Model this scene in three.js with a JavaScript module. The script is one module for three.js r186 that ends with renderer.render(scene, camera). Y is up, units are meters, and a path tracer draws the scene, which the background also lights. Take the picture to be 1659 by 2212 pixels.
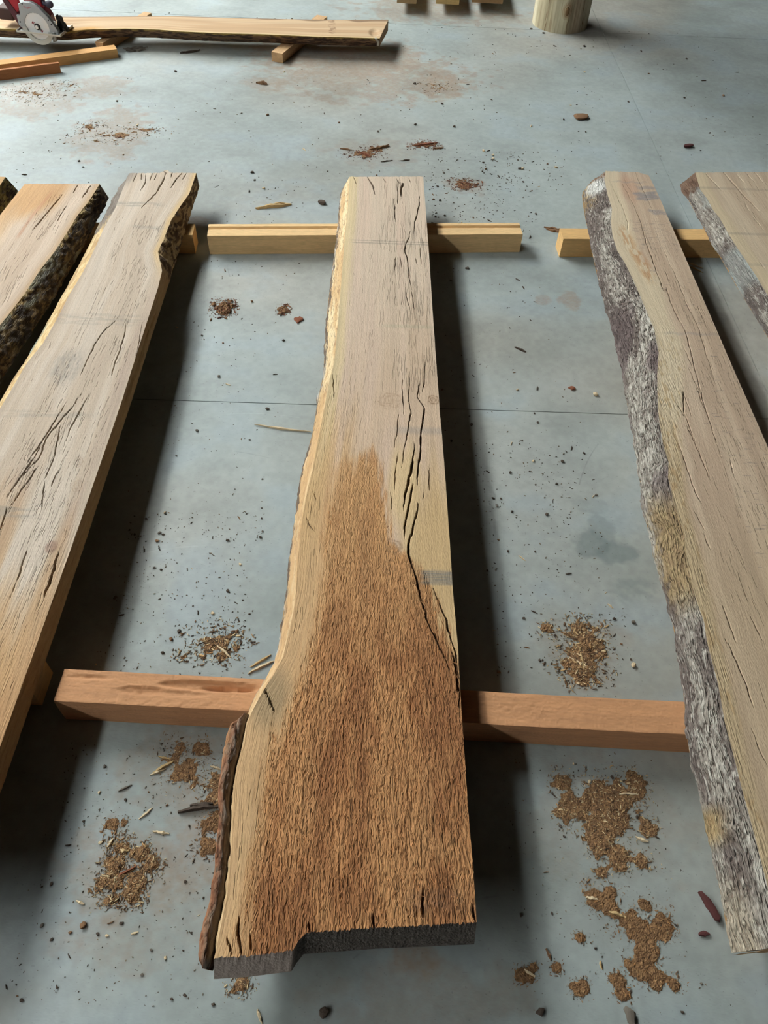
import * as THREE from 'three';
import { mergeGeometries } from 'three/addons/utils/BufferGeometryUtils.js';
import { RoundedBoxGeometry } from 'three/addons/geometries/RoundedBoxGeometry.js';
import { RectAreaLightUniformsLib } from 'three/addons/lights/RectAreaLightUniformsLib.js';

// ---------------------------------------------------------------- camera, sky, light, exposure
// x to the right along the floor joints, y up, z towards the photographer (depth D = -z), metres
const scene = new THREE.Scene();
const camera = new THREE.PerspectiveCamera(67.32, 1659 / 2212, 0.05, 60);
camera.position.set(0, 1.6, 0);
camera.setRotationFromMatrix(new THREE.Matrix4().makeBasis(
  new THREE.Vector3(0.99936861, 0.03465761, -0.00782465),
  new THREE.Vector3(-0.0280212, 0.63341592, -0.773304),
  new THREE.Vector3(-0.02184461, 0.773035, 0.63398714)));
const renderer = new THREE.WebGLRenderer();
renderer.toneMapping = THREE.LinearToneMapping;
renderer.toneMappingExposure = 1.0;
renderer.shadowMap.enabled = true;
const SKY = new THREE.Color().setRGB(0.95, 1.0, 0.99);
const SKY_RADIANCE = 15;
scene.background = SKY.clone();
scene.backgroundIntensity = SKY_RADIANCE;
RectAreaLightUniformsLib.init();
// daylight entering through two roof lights high up on the left: a narrow run beside the slabs, a broad one farther on
const ROOF = 6.7, LIGHTS = [[-7.2, -6.4, -9.5, 3.2], [-8.7, -4.9, 5, 16.5]];   // x0, x1, D0, D1
for (const [x0, x1, d0, d1] of LIGHTS) {
  const daylight = new THREE.RectAreaLight(SKY, SKY_RADIANCE, x1 - x0 - 0.04, d1 - d0 - 0.04);
  daylight.position.set((x0 + x1) / 2, ROOF - 0.06, -(d0 + d1) / 2);
  daylight.rotation.x = -Math.PI / 2;
  scene.add(daylight);
}

// ---------------------------------------------------------------- small helpers
let seed = 12345;
const rnd = () => { seed = (seed * 1664525 + 1013904223) >>> 0; return seed / 4294967296; };
const rr = (a, b) => a + (b - a) * rnd();
const clamp = (v, a = 0, b = 1) => v < a ? a : v > b ? b : v;
const lerp = (a, b, t) => a + (b - a) * t;
const sst = (a, b, x) => { const t = clamp((x - a) / (b - a)); return t * t * (3 - 2 * t); };
const PERM = new Float32Array(65536);
for (let i = 0; i < 65536; i++) PERM[i] = rnd();
function vn(x, y) {                                   // value noise 0..1
  const xi = Math.floor(x), yi = Math.floor(y);
  let fx = x - xi, fy = y - yi;
  fx = fx * fx * (3 - 2 * fx); fy = fy * fy * (3 - 2 * fy);
  const a = (xi & 255), b = ((xi + 1) & 255), c = (yi & 255) << 8, d = ((yi + 1) & 255) << 8;
  const p = PERM[a | c], q = PERM[b | c], r = PERM[a | d], s = PERM[b | d];
  return p + (q - p) * fx + (r - p + (p - q - r + s) * fx) * fy;
}
function fbm(x, y, n = 4) { let v = 0, a = 0.5, t = 0; for (let i = 0; i < n; i++) { v += a * vn(x, y); t += a; a *= 0.5; x = x * 2.03 + 17.1; y = y * 2.01 + 5.7; } return v / t; }
const ridge = (x, y, n = 3) => { let v = 0, a = 0.5, t = 0; for (let i = 0; i < n; i++) { v += a * (1 - Math.abs(2 * vn(x, y) - 1)); t += a; a *= 0.5; x = x * 2.1 + 9.3; y = y * 2.1 + 3.1; } return v / t; };
function polyX(line) {                                // line [[x,D],...] -> x at depth D (0..3.3 m), level beyond its ends
  const p = line.slice().sort((a, b) => a[1] - b[1]), T = new Float32Array(3301);
  for (let k = 0, i = 1; k <= 3300; k++) {
    const D = k / 1000; while (i < p.length - 1 && p[i][1] < D) i++;
    T[k] = lerp(p[i - 1][0], p[i][0], clamp((D - p[i - 1][1]) / Math.max(1e-4, p[i][1] - p[i - 1][1])));
  }
  return (D) => { const q = clamp(D * 1000, 0, 3299.99), i = q | 0; return T[i] + (T[i + 1] - T[i]) * (q - i); };
}
function texture(data, w, h, srgb, repeat) {
  const t = new THREE.DataTexture(data, w, h, THREE.RGBAFormat);
  t.magFilter = THREE.LinearFilter; t.minFilter = THREE.LinearMipmapLinearFilter; t.generateMipmaps = true;
  t.wrapS = t.wrapT = repeat ? THREE.RepeatWrapping : THREE.ClampToEdgeWrapping;
  if (srgb) t.colorSpace = THREE.SRGBColorSpace;
  t.needsUpdate = true;
  return t;
}
function paint(w, h, f, srgb = true, repeat = false) { // f(u,v) -> [r,g,b] 0..255 or one number 0..1
  const d = new Uint8Array(w * h * 4);
  for (let j = 0, k = 0; j < h; j++) for (let i = 0; i < w; i++, k += 4) {
    const c = f((i + 0.5) / w, (j + 0.5) / h);
    if (typeof c === 'number') { d[k] = d[k + 1] = d[k + 2] = clamp(c) * 255; } else { d[k] = clamp(c[0], 0, 255); d[k + 1] = clamp(c[1], 0, 255); d[k + 2] = clamp(c[2], 0, 255); }
    d[k + 3] = 255;
  }
  return texture(d, w, h, srgb, repeat);
}
const std = (o) => new THREE.MeshStandardMaterial({ roughness: 0.85, metalness: 0, ...o });
const mix3 = (a, b, t) => [a[0] + (b[0] - a[0]) * t, a[1] + (b[1] - a[1]) * t, a[2] + (b[2] - a[2]) * t];
const used = {};
function numbered(n) { const k = used[n] = (used[n] ?? -1) + 1; return k ? `${n}_${String(k).padStart(3, '0')}` : n; }
function shade(o) { o.castShadow = true; o.receiveShadow = true; return o; }
function part(name, geometry, material, parent) { const m = shade(new THREE.Mesh(geometry, material)); m.name = name; parent.add(m); return m; }
function thing(name, label, category, group, kind) {
  const g = new THREE.Group(); g.name = numbered(name); g.userData = { label, category };
  if (group) g.userData.group = group; g.userData.kind = kind ?? 'thing';
  scene.add(g); return g;
}
function solid(name, geometry, material, label, category, group, kind) {
  const m = shade(new THREE.Mesh(geometry, material)); m.name = numbered(name); m.userData = { label, category };
  if (group) m.userData.group = group; m.userData.kind = kind ?? 'thing';
  scene.add(m); return m;
}
function structure(name, label, category) { const g = new THREE.Group(); g.name = name; g.userData = { label, category, kind: 'structure' }; scene.add(g); return g; }
function box(x0, x1, y0, y1, d0, d1) { return new THREE.BoxGeometry(x1 - x0, y1 - y0, d1 - d0).translate((x0 + x1) / 2, (y0 + y1) / 2, -(d0 + d1) / 2); }
function gridGeo(nu, nv, f, uvf, flip) {              // f(i,j,out) fills a position; uvf(i,j) -> [u,v]
  const n = (nu + 1) * (nv + 1), P = new Float32Array(n * 3), U = new Float32Array(n * 2), I = new Uint32Array(nu * nv * 6), o = [0, 0, 0];
  let k = 0;
  for (let i = 0; i <= nu; i++) for (let j = 0; j <= nv; j++, k++) { f(i, j, o); P[k * 3] = o[0]; P[k * 3 + 1] = o[1]; P[k * 3 + 2] = o[2]; const u = uvf(i, j); U[k * 2] = u[0]; U[k * 2 + 1] = u[1]; }
  let q = 0;
  for (let i = 0; i < nu; i++) for (let j = 0; j < nv; j++) {
    const a = i * (nv + 1) + j, b = a + 1, c = a + nv + 1, d = c + 1;
    if (flip) { I[q++] = a; I[q++] = c; I[q++] = b; I[q++] = b; I[q++] = c; I[q++] = d; } else { I[q++] = a; I[q++] = b; I[q++] = c; I[q++] = b; I[q++] = d; I[q++] = c; }
  }
  const g = new THREE.BufferGeometry();
  g.setAttribute('position', new THREE.BufferAttribute(P, 3)); g.setAttribute('uv', new THREE.BufferAttribute(U, 2)); g.setIndex(new THREE.BufferAttribute(I, 1));
  g.computeVertexNormals();
  return g;
}

// ---------------------------------------------------------------- the building: concrete floor panels, walls, roof with its roof light
const WX0 = -9, WX1 = 8, WD0 = -12, WD1 = 18;
const FX = [WX0, -2.62, 1.2555, WX1], FD = [WD0, 1.7245, 4.86, WD1], JOINT = 0.0015;
const STAIN = [ // x, D, rx, rD, strength, kind (0 damp grey, 1 brown dust)
  [0.60, 1.22, .05, .05, .5, 0], [0.665, 1.20, .05, .04, .5, 0], [0.63, 1.28, .035, .04, .35, 0], [0.68, 1.07, .06, .04, .4, 0], [0.62, 1.36, .05, .03, .25, 0],
  [-0.05, 4.15, .5, .3, .55, 1], [-0.2, 4.35, .45, .25, .5, 1], [0.3, 4.05, .12, .16, .6, 1], [-1.17, 3.41, .16, .25, .55, 1], [-1.31, 3.9, .12, .12, .5, 1], [-1.62, 3.75, .25, .2, .5, 1],
  [-0.03, 3.34, .2, .12, .25, 1], [0.37, 3.08, .09, .08, .35, 1], [-0.36, 0.6, .13, .1, .35, 1], [-0.42, 0.4, .14, .1, .4, 1], [-0.3, 0.47, .1, .12, .35, 1],
  [0.5, 0.5, .16, .12, .2, 1], [0.52, 0.9, .1, .1, .25, 1], [-0.55, 4.0, .12, .08, .4, 1], [-0.68, 2.72, .06, .05, .4, 1], [0.69, 2.3, .04, .05, .5, 1], [0.6, 2.3, .03, .03, .4, 1], [0.3, 5.1, .45, .2, .5, 1],
  [-0.2, 0.3, .2, .06, .2, 1], [0.1, 0.2, .2, .06, .25, 1], [-0.45, 0.27, .1, .05, .25, 1], [0.12, 0.26, .05, .03, .5, 1]];
const SCRATCH = []; for (let i = 0; i < 90; i++) { const x = rr(-2, 1.9), D = rr(0.15, 4.8), a = rr(-0.5, 0.5) + (rnd() < .3 ? 1.5 : 0); SCRATCH.push([x, D, Math.cos(a), Math.sin(a), rr(.02, .16), rr(.0008, .002), rr(-.5, .9)]); }
function floorColour(X, D) {
  const big = fbm(X * 1.1 + 7, D * 1.3 + 3, 4), mid = fbm(X * 5 + 40, D * 7 + 11, 4), fine = fbm(X * 60, D * 60, 3), warm = fbm(X * 0.8 + 90, D * 1.0 + 60, 3);
  let l = 1 + (big - 0.5) * 0.34 + (mid - 0.5) * 0.22 + (fine - 0.5) * 0.10;
  let c = mix3([149, 157, 154], [158, 156, 147], sst(0.4, 0.7, warm));
  c = mix3(c, [137, 148, 152], sst(0.5, 0.75, mid) * 0.5);
  for (const s of STAIN) {
    const dx = (X - s[0]) / s[2], dd = (D - s[1]) / s[3], q = dx * dx + dd * dd;
    if (q < 2.2) {
      const m = sst(0.2, 0.75, 1 - q * 0.5 + (fbm(X * 22 + s[0] * 50, D * 26, 4) - 0.55) * 1.6) * s[4];
      c = s[5] ? mix3(c, [142, 124, 108], m * (0.45 + fbm(X * 120, D * 150, 2))) : mix3(c, [106, 116, 116], m);
    }
  }
  for (const s of SCRATCH) {
    const dx = X - s[0], dd = D - s[1]; if (Math.abs(dx) > .2 || Math.abs(dd) > .2) continue;
    const u = dx * s[2] + dd * s[3], v = -dx * s[3] + dd * s[2] + u * u * 0.8;
    if (Math.abs(u) < s[4] && Math.abs(v) < s[5] * 1.5) l *= 1 - 0.22 * s[6] * (1 - Math.abs(v) / s[5] / 1.5) * vn(u * 90, s[0] * 50);
  }
  const spk = vn(X * 330 + 3, D * 330); if (spk > 0.955) l *= 0.86;
  return [c[0] * l, c[1] * l, c[2] * l];
}
const floorBump = paint(1024, 1024, (u, v) => 0.5 + (fbm(u * 64, v * 64, 2) - .5) * .35 + (vn(u * 256, v * 256) - .5) * .25, false, true);
floorBump.repeat.set(3, 3);
const floor = structure('floor', 'grey trowelled concrete floor with sawn joints', 'floor');
const subBase = std({ color: 0x3a3832, roughness: 1 });
part('sub_base', box(FX[0], FX[3], -0.2, -0.02, FD[0], FD[3]), subBase, floor);
for (let i = 0; i < 3; i++) for (let j = 0; j < 3; j++) {
  const x0 = FX[i] + (i ? JOINT : 0), x1 = FX[i + 1] - (i < 2 ? JOINT : 0), d0 = FD[j] + (j ? JOINT : 0), d1 = FD[j + 1] - (j < 2 ? JOINT : 0);
  // the map covers the stretch of the panel that lies nearest the slabs; it mirrors on beyond it
  const md0 = j === 0 ? 0 : d0, md1 = j === 2 ? 6.5 : d1, mx0 = i === 1 ? -2.1 : i === 0 ? -5 : x0, mx1 = i === 2 ? 2.6 : x1, S = i === 1 && j < 2 ? 2048 : 768;
  const map = paint(S, S, (u, v) => floorColour(lerp(mx0, mx1, u), lerp(md0, md1, v)));
  map.wrapS = map.wrapT = THREE.MirroredRepeatWrapping;
  const bump = floorBump;
  const g = new THREE.BoxGeometry(x1 - x0, 0.12, d1 - d0).translate((x0 + x1) / 2, -0.06, -(d0 + d1) / 2);
  const p = g.attributes.position, uv = g.attributes.uv;
  for (let k = 0; k < p.count; k++) uv.setXY(k, (p.getX(k) - mx0) / (mx1 - mx0), (-p.getZ(k) - md0) / (md1 - md0));
  part('concrete_panel', g, std({ map, bumpMap: bump, bumpScale: 0.0006, roughness: 0.62 }), floor);
}
const darkWood = std({ color: new THREE.Color().setRGB(0.05, 0.032, 0.022), roughness: 0.95 }), darkSheet = std({ color: new THREE.Color().setRGB(0.04, 0.028, 0.022), roughness: 0.8 });
{
  const W = (name, label, along, at, t0, t1) => {
    const w = structure(name, label, 'wall');
    for (let a = t0; a < t1 - 0.01; a += 1) { const b = Math.min(t1, a + 0.994); part('board', along === 'x' ? box(a, b, -0.02, ROOF, at, at + 0.025) : box(at, at + 0.025, -0.02, ROOF, a, b), darkWood, w); }
    part('backing', along === 'x' ? box(t0, t1, -0.02, ROOF, at > 0 ? at + 0.026 : at - 0.06, at > 0 ? at + 0.086 : at - 0.001) : box(at > 0 ? at + 0.026 : at - 0.06, at > 0 ? at + 0.086 : at - 0.001, -0.02, ROOF, t0, t1), darkWood, w);
  };
  W('wall_left', 'dark board wall of the shed beside the roof light', 'z', WX0, WD0, WD1);
  W('wall_right', 'dark board wall on the far right of the shed', 'z', WX1 - 0.02, WD0, WD1);
  W('wall_back', 'dark board wall at the far end of the shed', 'x', WD1 - 0.02, WX0, WX1);
  W('wall_front', 'dark board wall behind the photographer', 'x', WD0, WX0, WX1);
  const c = structure('ceiling', 'dark shed roof with a long roof light on the left', 'ceiling');
  const [[N0, N1, ND0, ND1], [A, B, BD0, BD1]] = LIGHTS, e = 0.08, r = (x0, x1, d0, d1) => part('roof_sheet', box(x0, x1, ROOF, ROOF + 0.1, d0, d1), darkSheet, c);
  r(WX0 - e, A, WD0 - e, WD1 + e); r(B, WX1 + e, WD0 - e, WD1 + e); r(A, B, WD0 - e, ND0); r(A, B, ND1, BD0); r(A, B, BD1, WD1 + e); r(A, N0, ND0, ND1); r(N1, B, ND0, ND1);
  const pane = new THREE.MeshPhysicalMaterial({ color: 0xffffff, transmission: 1, thickness: 0, roughness: 0.05 });
  LIGHTS.forEach(([x0, x1, d0, d1], q) => {
    const w = structure(`window_${q + 1}`, q ? 'broad roof light of clear sheets over the far end' : 'narrow roof light of clear sheets beside the slabs', 'roof light'), n = Math.round((d1 - d0) / 1.6), s = (d1 - d0) / n;
    for (let k = 0; k < n; k++) { const a = d0 + k * s; part('pane', box(x0 + 0.01, x1 - 0.01, ROOF + 0.03, ROOF + 0.034, a + 0.015, a + s - 0.015), pane, w); if (k) part('glazing_bar', box(x0, x1, ROOF + 0.01, ROOF + 0.06, a - 0.014, a + 0.014), darkSheet, w); }
  });
}

// ---------------------------------------------------------------- the live-edge slabs
const TILT = 0.0075, HT = 0.143, HB = 0.088;                          // height of the sawn faces and of the undersides (they rest on the bearers)
// builds maps along (D) and across (t) one sawn face, then its mesh with real checks cut into it
function sawnMaps(c) {
  const { NU, NV, D0, D1, xl, xr, cracks, colour, fine } = c, N = NU * NV;
  const deep = new Float32Array(N), thin = new Float32Array(N), XL = new Float32Array(NU), XR = new Float32Array(NU);
  for (let i = 0; i < NU; i++) { const D = lerp(D0, D1, (i + 0.5) / NU); XL[i] = xl(D); XR[i] = xr(D); }
  const dD = (D1 - D0) / NU;
  const groove = (D, X, w, depth, into) => {                 // a V with a flat floor, w metres wide at the top
    const i = Math.floor((D - D0) / dD); if (i < 0 || i >= NU) return;
    const px = (XR[i] - XL[i]) / NV, jc = (X - XL[i]) / px, r = Math.ceil(w / px) + 1;
    for (let j = Math.max(0, Math.floor(jc - r)); j <= Math.min(NV - 1, jc + r); j++) {
      const q = Math.abs(j + 0.5 - jc) * px / (w * 0.5), v = depth * clamp(1.35 - 0.95 * q * q);
      if (q < 1.2 && v > into[i * NV + j]) into[i * NV + j] = Math.min(v, depth);
    }
  };
  const cut = (pts, w, depth, wig, into = deep) => {
    let len = 0; const L = [0];
    for (let k = 1; k < pts.length; k++) { len += Math.abs(pts[k][1] - pts[k - 1][1]) + 1e-5; L.push(len); }
    const ph = rnd() * 200;
    for (let k = 1; k < pts.length; k++) {
      const n = Math.max(1, Math.ceil(Math.abs(pts[k][1] - pts[k - 1][1]) / dD * 2));
      for (let m = 0; m < n; m++) {
        const f = m / n, D = lerp(pts[k - 1][1], pts[k][1], f), a = (L[k - 1] + f * (L[k] - L[k - 1])) / len;
        const taper = Math.pow(Math.sin(Math.PI * clamp(a, 0.03, 0.97)), 0.6) * (0.55 + 0.9 * vn(D * 60 + ph, ph));
        groove(D, lerp(pts[k - 1][0], pts[k][0], f) + (fbm(D * 45 + ph, ph, 3) - 0.5) * wig, w * taper, depth * Math.min(1, 0.35 + taper), into);
      }
    }
  };
  for (const q of cracks) { const pts = []; for (let k = 0; k < q.length - 2; k += 2) pts.push([q[k], q[k + 1]]); cut(pts, q[q.length - 2] * 0.95e-3 * (c.crackWidth ?? 1), q[q.length - 1] * 1e-3, 0.006); }
  for (const z of c.checks ?? []) for (let n = 0; n < z.n; n++) {   // fields of short drying checks that follow the grain
    const D = rr(z.D[0], z.D[1]), t = lerp(z.t[0], z.t[1], Math.pow(rnd(), z.skew ?? 1)), l = rr(z.len[0], z.len[1]), sl = (z.slant ?? 0) + rr(-0.06, 0.06);
    if (vn(D * 7 + 31, t * 9) < (z.clump ?? 0.3)) continue;
    const i = clamp(Math.floor((D - D0) / dD), 0, NU - 1), X = lerp(XL[i], XR[i], t);
    cut([[X, D], [X + sl * l * 0.5 + rr(-.001, .001), D + l * 0.5], [X + sl * l, D + l]], rr(z.w[0], z.w[1]) * 0.8e-3, rr(1.8, 3.2) * 1e-3, 0.004, thin);
  }
  const atlas = c.atlas ? 2 : 1, W = NU / atlas, H = NV * atlas;
  const col = new Uint8Array(W * H * 4), bmp = new Uint8Array(W * H * 4);
  for (let i = 0; i < NU; i++) {
    const D = lerp(D0, D1, (i + 0.5) / NU), part_ = i < W ? 0 : 1, u = i - part_ * W;
    for (let j = 0; j < NV; j++) {
      const t = (j + 0.5) / NV, X = lerp(XL[i], XR[i], t), k = ((part_ * NV + j) * W + u) * 4;
      const q = colour(D, X, t), h = fine(D, X, t) - Math.max(deep[i * NV + j] * 0.5, thin[i * NV + j]);
      col[k] = clamp(q[0], 0, 255); col[k + 1] = clamp(q[1], 0, 255); col[k + 2] = clamp(q[2], 0, 255); col[k + 3] = 255;
      bmp[k] = bmp[k + 1] = bmp[k + 2] = clamp((h + 0.006) / 0.009) * 255; bmp[k + 3] = 255;
    }
  }
  c.map = texture(col, W, H, true); c.bump = texture(bmp, W, H, false); c.deep = deep; c.atlas = atlas;
  c.uv = (D, t, half) => { const i = (D - D0) / (D1 - D0) * NU; return [clamp((i - half * W) / W, 0.5 / W, 1 - 0.5 / W), (half * NV + 0.5 + t * (NV - 1)) / H]; };
  c.depthAt = (D, t) => {
    const i = clamp(Math.floor((D - D0) / dD), 0, NU - 1), j = clamp(Math.floor(t * NV), 0, NV - 1);
    return deep[i * NV + j];
  };
}
function slab(c) {                                     // c: edges TL TR BL BR (x at D), ends near(t) far(t), nu nt mesh cells
  const g = thing('live_edge_slab', c.label, 'wood slab', 'oak slabs laid out in a row on bearers');
  g.rotation.x = -TILT; g.position.y = 0.004 + TILT * 0.7;   // the near bearers stand a little taller than the far ones
  const { TL, TR, BL, BR } = c, wf = c.warp ?? (() => 0);
  c.xl = TL; c.xr = TR; sawnMaps(c);
  const mid = (c.D0 + c.D1) / 2, top = std({ map: c.map, bumpMap: c.bump, bumpScale: 0.009, roughness: 0.9 });
  const Dat = (u, t) => u < 0.5 ? lerp(c.near(t), mid, u * 2) : lerp(mid, c.far(t), u * 2 - 1);
  const lift = (D, t) => HT - c.depthAt(D, t) + (c.geo ? c.geo(D, t) : 0);
  const grids = [0, 1].map((half) => {
    const n = Math.round(c.nu / 2);
    return gridGeo(n, c.nt, (i, j, o) => { const t = j / c.nt, D = Dat(half * 0.5 + i / n * 0.5, t); o[0] = lerp(TL(D), TR(D), t); o[1] = lift(D, t); o[2] = -D; },
      (i, j) => { const t = j / c.nt; return c.uv(Dat(half * 0.5 + i / n * 0.5, t), t, c.atlas === 2 ? half : 0); });
  });
  part('sawn_face', mergeGeometries(grids), top, g);
  // long edges: rows down the edge from the sawn face to the underside
  const edge = (name, T, B, t, mat, s, nU, nK, bulge, rough) => {
    const geo = gridGeo(nU, nK, (i, j, o) => {
      const u = i / nU, k = j / nK, D = Dat(u, t), a = T(D), b = B(D), out = s * sst(0, 0.014, Math.min(u, 1 - u)) * (Math.sin(Math.PI * k) * bulge + (rough ? rough(D, k) * sst(0, 0.12, k) : 0));
      o[0] = lerp(a, b, k) + out * 0.8; o[1] = lerp(HT, HB, k) + (rough ? Math.abs(out) * 0.35 * (1 - k) : 0); o[2] = -D;
    }, (i, j) => mat.userData.along ? [Dat(i / nU, t) / 3.2, j / nK] : [Dat(i / nU, t), j / nK * 0.2], s < 0);
    return part(name, geo, mat, g);
  };
  c.left && edge(c.left.name, TL, BL, 0, c.left.mat, -1, c.left.nu ?? 300, c.left.nk ?? 6, c.left.bulge ?? 0, c.left.rough);
  c.right && edge(c.right.name, TR, BR, 1, c.right.mat, 1, c.right.nu ?? 300, c.right.nk ?? 6, c.right.bulge ?? 0, c.right.rough);
  part('underside', gridGeo(60, 8, (i, j, o) => { const t = j / 8, D = Dat(i / 60, t); o[0] = lerp(BL(D), BR(D), t); o[1] = HB; o[2] = -D; }, (i, j) => [i / 60 * 2.6, j / 8 * .3], true), WOOD_SIDE, g);
  for (const [u, slope, mat, fl] of [[0, -(c.nearSlope ?? 0.004), c.endMat ?? END_GRAIN, false], [1, 0.003, END_GRAIN, true]]) {
    const nT = c.nt, nK = 5;
    part('end_grain', gridGeo(nK, nT, (i, j, o) => {
      const k = i / nK, t = j / nT, D = Dat(u, t), Db = lerp(D, u === 0 && c.near.smooth ? c.near.smooth(t) : D, sst(0, 0.3, k)) + slope * k;
      o[0] = lerp(lerp(TL(D), TR(D), t), lerp(BL(D), BR(D), t), k); o[1] = k === 0 ? lift(D, t) : lerp(HT, HB, k); o[2] = -Db + (k > 0 && k < 1 ? (fbm(t * 60, k * 9, 2) - 0.5) * 0.003 : 0);
    }, (i, j) => mat.userData.unit ? [j / nT, i / nK] : [j / nT * 0.4, i / nK * 0.055], fl), mat, g);
  }
  return g;
}
// plain wood used on sides and ends: grain along u in metres
const grainTile = paint(1024, 256, (u, v) => { const n = fbm(u * 8, v * 64, 3), m = fbm(u * 3 + 9, v * 10, 2); const l = 0.9 + (n - .5) * .1 + (m - .5) * .06 + (fbm(u * 60, v * 200, 2) - .5) * .1; return [255 * l, 250 * l, 243 * l]; }, true, true);
const grainBump = paint(1024, 256, (u, v) => fbm(u * 64, v * 128, 2) * .6 + vn(u * 256, v * 160) * .4, false, true);
const woodMat = (r, g, b, o = {}) => std({ color: new THREE.Color(`rgb(${r},${g},${b})`), map: grainTile, bumpMap: grainBump, bumpScale: 0.0008, roughness: 0.85, ...o });
const WOOD_SIDE = woodMat(196, 158, 112), END_GRAIN = woodMat(178, 146, 110, { bumpScale: 0.002 });
const BLACK_END = std({ roughness: 0.8, bumpScale: 0.004, bumpMap: paint(1024, 128, (u, v) => fbm(u * 150, v * 18, 3) * (u > .3 ? 1 : .35), false), map: paint(1024, 128, (u, v) => {
  const n = fbm(u * 150, v * 20, 3), s = vn(u * 420, v * 60) > .93 ? 50 : 0, k = sst(.31, .29, u); return mix3([58 + n * 46 + s, 52 + n * 42 + s, 48 + n * 38 + s], [142 + n * 34, 128 + n * 32, 120 + n * 30], k); }) });
BLACK_END.userData.unit = true;
const streak = (D, q) => (fbm(D * 4, q * 260, 3) - 0.5), figure = (D, q) => (fbm(D * 1.7 + 3, q * 36 + 8, 3) - 0.5);
const inBand = (v, a, b, s) => sst(a - s, a + s, v) * (1 - sst(b - s, b + s, v));
function knotRings(c, D, X, kx, kd, rx, rd, k = 0.16) {
  const wx = (fbm(X * 60 + kd * 9, D * 60, 2) - .5) * 0.7, wd = (fbm(X * 60 + 50, D * 60 + kx * 9, 2) - .5) * 0.7;
  const dx = (X - kx) / rx + wx, dd = (D - kd) / rd + wd, r = Math.sqrt(dx * dx + dd * dd);
  if (r > 1.4) return c;
  const ring = Math.pow(0.5 + 0.5 * Math.sin(r * 13 + fbm(X * 200, D * 200, 2) * 4), 2), m = sst(1.4, 0.9, r) * k * (0.25 + ring * (0.4 + 1.2 * vn(X * 150, D * 150)));
  return mix3(c, [112, 84, 58], m);
}
function polyT(p, jag) { const at = (t) => { let i = 1; while (i < p.length - 1 && p[i][0] < t) i++; return lerp(p[i - 1][1], p[i][1], clamp((t - p[i - 1][0]) / (p[i][0] - p[i - 1][0]))) + ((fbm(t * 110, 7, 2) - 0.5) + (vn(t * 700, 3) - .5) * .9) * jag; }; at.smooth = jag ? polyT(p, 0) : at; return at; }
function alongMat(colour, bump, W = 2048, H = 128, scale = 0.004) { // a material painted along an edge: D metres, k from the sawn face down
  const m = std({ roughness: 0.95, map: paint(W, H, (u, v) => colour(u * 3.2, v)), bumpMap: paint(W, H, (u, v) => bump(u * 3.2, v), false), bumpScale: scale });
  m.userData.along = true; return m;
}
const barkGrey = (D, k, o = 0) => {                    // lichen-grey bark in plates
  const p = fbm(D * 5 + o, k * 2.4 + o, 3), f = fbm(D * 52 + o, k * 22, 4), cr = ridge(D * 34 + o + fbm(D * 20, k * 6, 2) * 1.2, k * 22, 3);
  let c = mix3([158, 149, 138], [116, 104, 97], sst(0.42, 0.6, p + (f - .5) * .3));
  c = mix3(c, [202, 196, 184], sst(0.5, 0.68, f + (0.5 - p) * 0.4) * 0.75);
  c = mix3(c, [92, 78, 70], sst(0.78, 0.9, cr) * 0.75);
  return c;
};
const plates = (D, k, o = 0) => { const cr = ridge(D * 34 + o + fbm(D * 20, k * 6, 2) * 1.2, k * 22, 3); return 0.75 - sst(0.6, 0.92, cr) * 0.6 + (fbm(D * 170, k * 60, 3) - .5) * .7; };
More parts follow.
